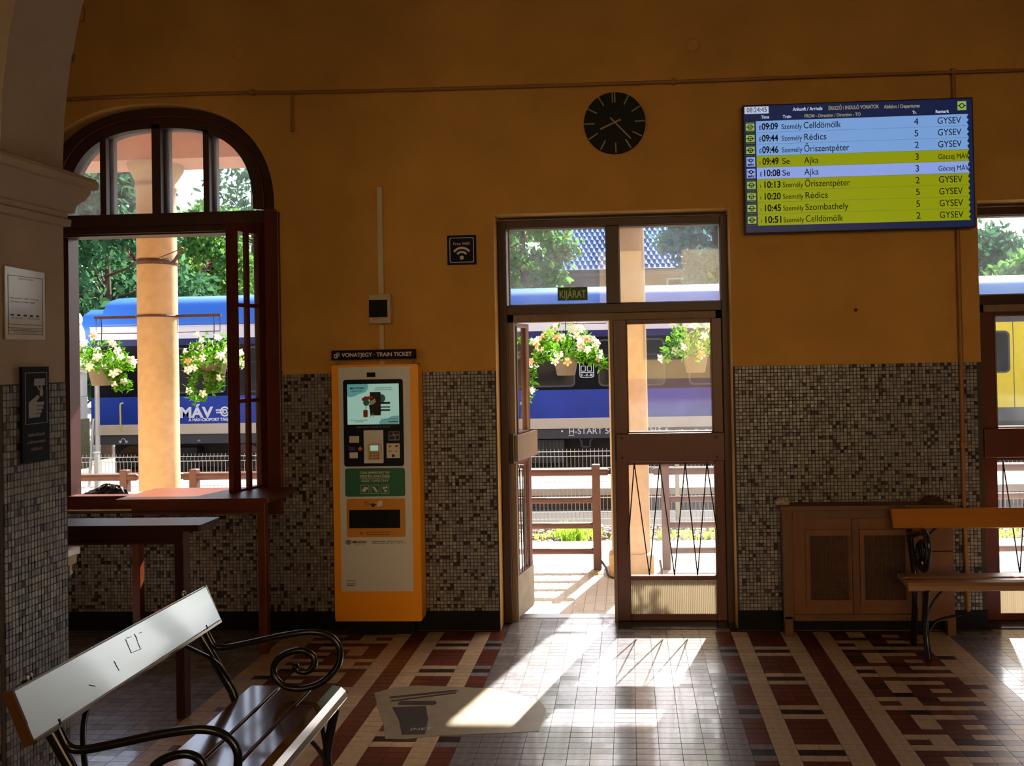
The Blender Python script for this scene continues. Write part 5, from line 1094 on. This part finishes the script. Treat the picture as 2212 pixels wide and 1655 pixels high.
MB().box(XC0+.2, XC1-.2, YT_+.5, YT_+2.3, -.7, -.02).build('underframe', 'dark', co)
for bx in (XC0+2.0, XC0+14.0):
    bo_ = MB().box(bx-1.6, bx+1.6, YT_+.25, YT_+.4, -.55, -.25).box(bx-.25, bx+.25, YT_+.2, YT_+.4, -.62, -.12).build('bogie', 'dark', co)
    for sg in (-1, 1): MB().lathe([(.44, 0), (.44, .03), (.40, .04), (.40, .13), (.12, .14), (.1, .0)], (bx+sg*1.25, YT_+.35, -.51), 24, axis='y').build('wheel', 'rail', bo_)
a = side(1181, 958)
bx_ = MB().box(a.x-.35, a.x+.35, YT_+.2, YT_+.6, -.55, -.06)
for i in range(9): bx_.box(a.x-.33+i*.075, a.x-.30+i*.075, YT_+.17, YT_+.2, -.52, -.08)
bx_.build('battery_box', 'tgrey', co)
a = side(1265, 950); MB().tube(spline([(a.x-.14, YT_+.1, -.03), (a.x-.09, YT_+.1, -.10), (a.x-.08, YT_+.1, -.20), (a.x+.08, YT_+.1, -.20), (a.x+.09, YT_+.1, -.10), (a.x+.14, YT_+.1, -.03)], 4), .022, 6).build('step_loop', 'tgrey', co)
# locomotive to the left
lo = thing('locomotive', 'cream and olive locomotive at the left edge of the arched window view', 'locomotive', (XC0-4, YP3+1.8, -.95))
YLO = YP3+.45; YL2 = YLO+2.6; xe = W(188, 800, YL2).x
def E_(px, py): r = ray(px, py); t_ = (xe-CAM.x)/r.x; q = CAM+r*t_; return (q.y, q.z)
zc = lambda py: E_(180, py)[1]
ym = (YLO+YL2)/2
def sym(pts): return pts + [(2*ym-y, z) for y, z in pts[::-1]]
MB().prism(sym([(YL2, zc(905)), (YL2, zc(768)), (E_(186, 740)[0], zc(742)), (E_(183, 715)[0], zc(715)), (E_(174, 695)[0], zc(695)), (E_(166, 676)[0]-.1, zc(672))]), 'x', xe-7, xe).build('cab', 'loco', lo)
MB().prism(sym([(YL2+.03, zc(1012)), (YL2+.03, zc(905))]), 'x', xe-7, xe+.02).build('skirt', 'locog', lo)
MB().prism(sym([(YL2-.02, zc(806)), (YL2-.02, zc(782))]), 'x', xe, xe+.015).build('waist_stripe', 'tw', lo)
for k in (0, 1):
    p4 = [(E_(184, 768)[0], zc(766)), (E_(182, 734)[0], zc(736)), (ym+.06, zc(736)), (ym+.06, zc(766))]
    if k: p4 = [(2*ym-y, z) for y, z in p4]
    MB().prism(p4, 'x', xe, xe+.012).build('windscreen', 'locoglass', lo)
p = E_(164, 690); MB().lathe([(.02, .10), (.10, .12), (.13, .10), (.13, 0)], (xe-.05, p[0], p[1]), 24, 0, 'x').build('headlamp', 'loco', lo)
a1, a2 = E_(175, 822), E_(186, 855); MB().box(xe, xe+.018, a1[0], a2[0], a2[1], a1[1]).build('label_plate', 'white', lo)
MB().box(xe-6.8, xe-.3, YLO+.3, YL2-.3, -.95, zc(1005)).build('underframe', 'dark', lo)
# yellow railcar to the right
yc = thing('yellow_railcar', 'yellow railcar with a rounded window seen through the right-hand door', 'railcar', (11, YT_+1.4, -.95))
carbody(yc, 7.0, 15.5, [('grey_stripe', 2.25, 2.40, 'tgrey', .006), ('side_panel', .50, 2.25, 'yellow', 0), ('sole_bar', .22, .50, 'tgrey', -.02)], 'tyroof', 2.40, 3.30)
for i in range(4):
    a, c = side(2134, 806), side(2180, 714); x0 = a.x+i*2.0
    wi = rrect(x0-.05, x0+(c.x-a.x), a.z, c.z, .10); fo = MB().prism(wi, 'y', YT_-.012, YT_).build('window_frame', 'tgrey', yc)
    MB().prism(rrect(x0-.01, x0+(c.x-a.x)-.04, a.z+.04, c.z-.04, .08), 'y', YT_-.016, YT_-.012).build('pane', 'tglass', fo)
for i in range(3): x = side(2190, 800).x+i*2.0; MB().box(x-.006, x+.006, YT_-.006, YT_, .50, 2.25).build('panel_joint', 'tgrey', yc)
MB().box(7.2, 15, YT_+.3, YT_+2.5, -.95, .22).build('underframe', 'dark', yc)
MB().box(6.6, 7.0, YT_+.9, YT_+1.9, .1, 2.2).build('gangway', 'dark', yc)

# ------------------------------------------------------------------ house with a tiled roof
hs = thing('house', 'house with a blue-grey tiled roof behind the coach, seen over the doors', 'house', (1.5, 27, -.95))
YH = 24.0; ze = W(1250, 588, YH).z; HX0, HX1 = W(1180, 560, YH).x, 6.5
MB().box(HX0+.5, HX1-.4, YH+.5, YH+7, -.95, ze+.1).build('wall', 'house', hs)
MB().box(HX0, HX1, YH-.05, YH+.5, ze-.16, ze+.02).build('eaves_board', 'house', hs)
pl = W(1470, 610, YH+.5); wf_ = MB().box(pl.x-.5, pl.x+.3, YH+.42, YH+.5, ze-.9, ze-.25).build('window', 'tw', hs); MB().box(pl.x-.44, pl.x+.24, YH+.41, YH+.42, ze-.84, ze-.31).build('pane', 'tglass', wf_)
b = MB(); rs = .30; sl_ = math.radians(38); tw_ = .20; nr = 22
for r in range(nr):
    d0 = r*rs; y0 = YH-.1+d0*math.cos(sl_); z0 = ze+d0*math.sin(sl_); dy, dz = rs*1.12*math.cos(sl_), rs*1.12*math.sin(sl_)
    off = (r % 2)*tw_/2; n_ = int((HX1-HX0)/tw_)
    for i in range(n_):
        x = HX0+i*tw_+off; pr_ = [(0, .02), (.25, .075), (.5, .085), (.75, .06), (1.0, .015)]
        q = [(x+tw_*a, y0-h*math.sin(sl_)*.6, z0+h) for a, h in pr_]+[(x+tw_*a, y0+dy-h*math.sin(sl_)*.3, z0+dz+h*.4) for a, h in pr_]+[(x+tw_*a, y0+.01, z0-.01) for a, h in pr_]
        b.add(q, [(k, k+1, k+6, k+5) for k in range(4)]+[(k+10, k+11, k+1, k) for k in range(4)])
o = b.build('roof_tiles', 'rooftile', hs); o['kind'] = 'stuff'
MB().prism([(YH-.08, ze-.02), (YH+5.2, ze+4.0), (YH+10.4, ze-.02)], 'x', HX0+.1, HX1-.1).build('roof', 'slab', hs)
MB().tube([(HX0-.0, YH-.15, ze+.02), (HX1, YH-.15, ze+.02)], .06, 8).build('gutter', 'tgrey', hs)
h3 = thing('house', 'yellow street house behind the camera, mirrored in the closed door leaf', 'house', (1, -26, -.3))
MB().box(-14, 16, -34, -26, -.3, 8.5).build('wall', 'house2', h3); MB().box(-14.1, 16.1, -26.06, -25.98, -.3, .8).build('base_course', 'house', h3)
MB().prism([(-25.2, 8.4), (-30, 12), (-34.8, 8.4)], 'x', -14.6, 16.6).build('roof', 'tred', h3)
for i in range(9):
    for z in (1.7, 5.2):
        x = -12.5+i*3.3; f_ = MB().box(x-.12, x+1.42, -26.0, -25.94, z-.12, z+1.92).build('window', 'wood_d', h3)
        for xa_ in (x, x+.68): MB().box(xa_, xa_+.62, -25.95, -25.93, z, z+1.8).build('pane', 'tglass', f_)
h2 = thing('house', 'small yellow house with grey roof far right beyond the yellow railcar', 'house', (24, 34, -.95))
p = W(2185, 560, 34); MB().box(p.x-.6, p.x+8, 34, 40, -.95, p.z-.2).build('wall', 'house2', h2); MB().prism([(33.6, p.z-.25), (37, p.z+.9), (40.4, p.z-.25)], 'x', p.x-.9, p.x+8.3).build('roof', 'tyroof', h2)

# ------------------------------------------------------------------ trees
def tree(name, lab, x, y, h, wd, z0, matn, n, leaf, seed, shape='round', second=None):
    rr = np.random.default_rng(seed); t = thing(name, lab, 'tree', (x, y, -.95), None)
    MB().tube([(x, y, -.95), (x+.1, y, z0+.5), (x, y+.1, h*.9)], [.18, .14, .03], 8).build('trunk', 'bark', t)
    br = MB()
    for k in range(14):
        a = rr.uniform(0, 6.28); z = rr.uniform(z0, h*.85); L = wd*.42*(1-.5*(z-z0)/(h-z0)); br.tube([(x, y, z), (x+L*.6*math.cos(a), y+L*.6*math.sin(a), z+.2), (x+L*math.cos(a), y+L*math.sin(a), z+(-.1 if shape == 'cone' else .5))], [.05, .035, .012], 5)
    br.build('branches', 'bark', t)
    # clustered foliage
    nc = 90; cz = rr.uniform(0, 1, nc); ca = rr.uniform(0, 6.28, nc)
    prof = (lambda u: (1-u)**.8*1.0+.06) if shape == 'cone' else (lambda u: np.sqrt(np.clip(1-(2*u-1)**2, 0.03, 1)))
    cr = np.sqrt(rr.uniform(.12, 1, nc))*prof(cz)*wd/2
    cc = np.stack([x+cr*np.cos(ca), y+cr*np.sin(ca), z0+cz*(h-z0)], 1); idx = rr.integers(0, nc, n)
    c = cc[idx]+rr.normal(0, 1, (n, 3))*np.array([.34, .34, .26])*wd/5.0
    d = rr.normal(0, 1, (n, 3)); d[:, 2] -= .4 if shape == 'cone' else .1; d /= np.linalg.norm(d, axis=1)[:, None]
    e = np.cross(d, rr.normal(0, 1, (n, 3))); e /= np.linalg.norm(e, axis=1)[:, None]
    L = leaf*rr.uniform(.6, 1.3, n)[:, None]; Wd = L*(.28 if shape == 'cone' else .5)
    V = np.stack([c, c+d*L*.5+e*Wd*.5, c+d*L, c+d*L*.5-e*Wd*.5], 1).reshape(-1, 3)
    me = bpy.data.meshes.new('foliage'); O = np.array([x, y, -.95]); V = V-O
    me.vertices.add(len(V)); me.vertices.foreach_set('co', V.ravel()); me.loops.add(4*n); me.loops.foreach_set('vertex_index', np.arange(4*n, dtype=np.int32)); me.polygons.add(n)
    me.polygons.foreach_set('loop_start', np.arange(0, 4*n, 4, dtype=np.int32)); me.polygons.foreach_set('loop_total', np.full(n, 4, dtype=np.int32))
    me.materials.append(M[matn]); 
    if second: me.materials.append(M[second]); me.polygons.foreach_set('material_index', (rr.uniform(0, 1, n) < .12).astype(np.int32))
    me.update(); me.validate(); ob = bpy.data.objects.new('foliage', me); C.objects.link(ob); ob.parent = t; ORG[ob.name] = ORG[t.name]; ob['kind'] = 'stuff'
    return t
def tx(px, y): return W(px, 700, y).x
tree('conifer_tree', 'dense dark green conifer left of the column in the arched window', tx(228, 17.5), 17.5, 7.2, 4.8, 1.2, 'leafd', 12000, .30, 11, 'round')
tree('conifer_tree', 'grey-green tree at the left edge of the arched window view', tx(120, 25), 25, 8.6, 5.0, 1.0, 'leafd', 9000, .30, 12, 'round')
tree('leafy_tree', 'lighter green tree right of the column in the arched window', tx(458, 23.5), 23.5, 7.3, 3.4, 1.4, 'leafm', 7500, .27, 13, 'round', 'leafd')
tree('leafy_tree', 'thin see-through tree behind the open casement with sky showing', tx(545, 30), 30, 10.6, 5.0, 2.0, 'leafd', 3200, .30, 14, 'round')
tree('plum_tree', 'small plum-red tree between the conifer and the lighter green tree', tx(412, 36), 36, 7.4, 5.0, 2.5, 'leafp', 6500, .32, 15, 'round')
tree('leafy_tree', 'green tree with ochre tufts left of the tiled roof above the open door', tx(1128, 20), 20, 9.2, 3.0, 2.0, 'leafm', 13000, .26, 16, 'round', 'leafo')
tree('conifer_tree', 'dark green tree behind the ochre-tufted one, left of the tiled roof', tx(1066, 27), 27, 10.5, 4.5, 2.0, 'leafd', 9000, .34, 21, 'round')
tree('conifer_tree', 'soft blue-green tree right of the tiled roof above the closed door', tx(1545, 20.5), 20.5, 9.0, 3.0, 2.2, 'leafblue', 13000, .26, 17, 'round', 'leafm')
tree('conifer_tree', 'blue-green tree at the left of the view over the right-hand door', tx(2145, 26), 26, 5.9, 4.0, 2.4, 'leafd', 7000, .30, 18, 'round')
tree('leafy_tree', 'small bright green tree right of the blue-green one over the right-hand door', tx(2222, 21), 21, 4.5, 2.2, 2.6, 'leafm', 4000, .26, 19, 'round')
tree('conifer_tree', 'broad dark tree behind the plum-red tree', tx(340, 47), 47, 10.0, 9.0, 1.5, 'leafd', 9000, .40, 20, 'round')
bpy.data.objects.remove(TXO)
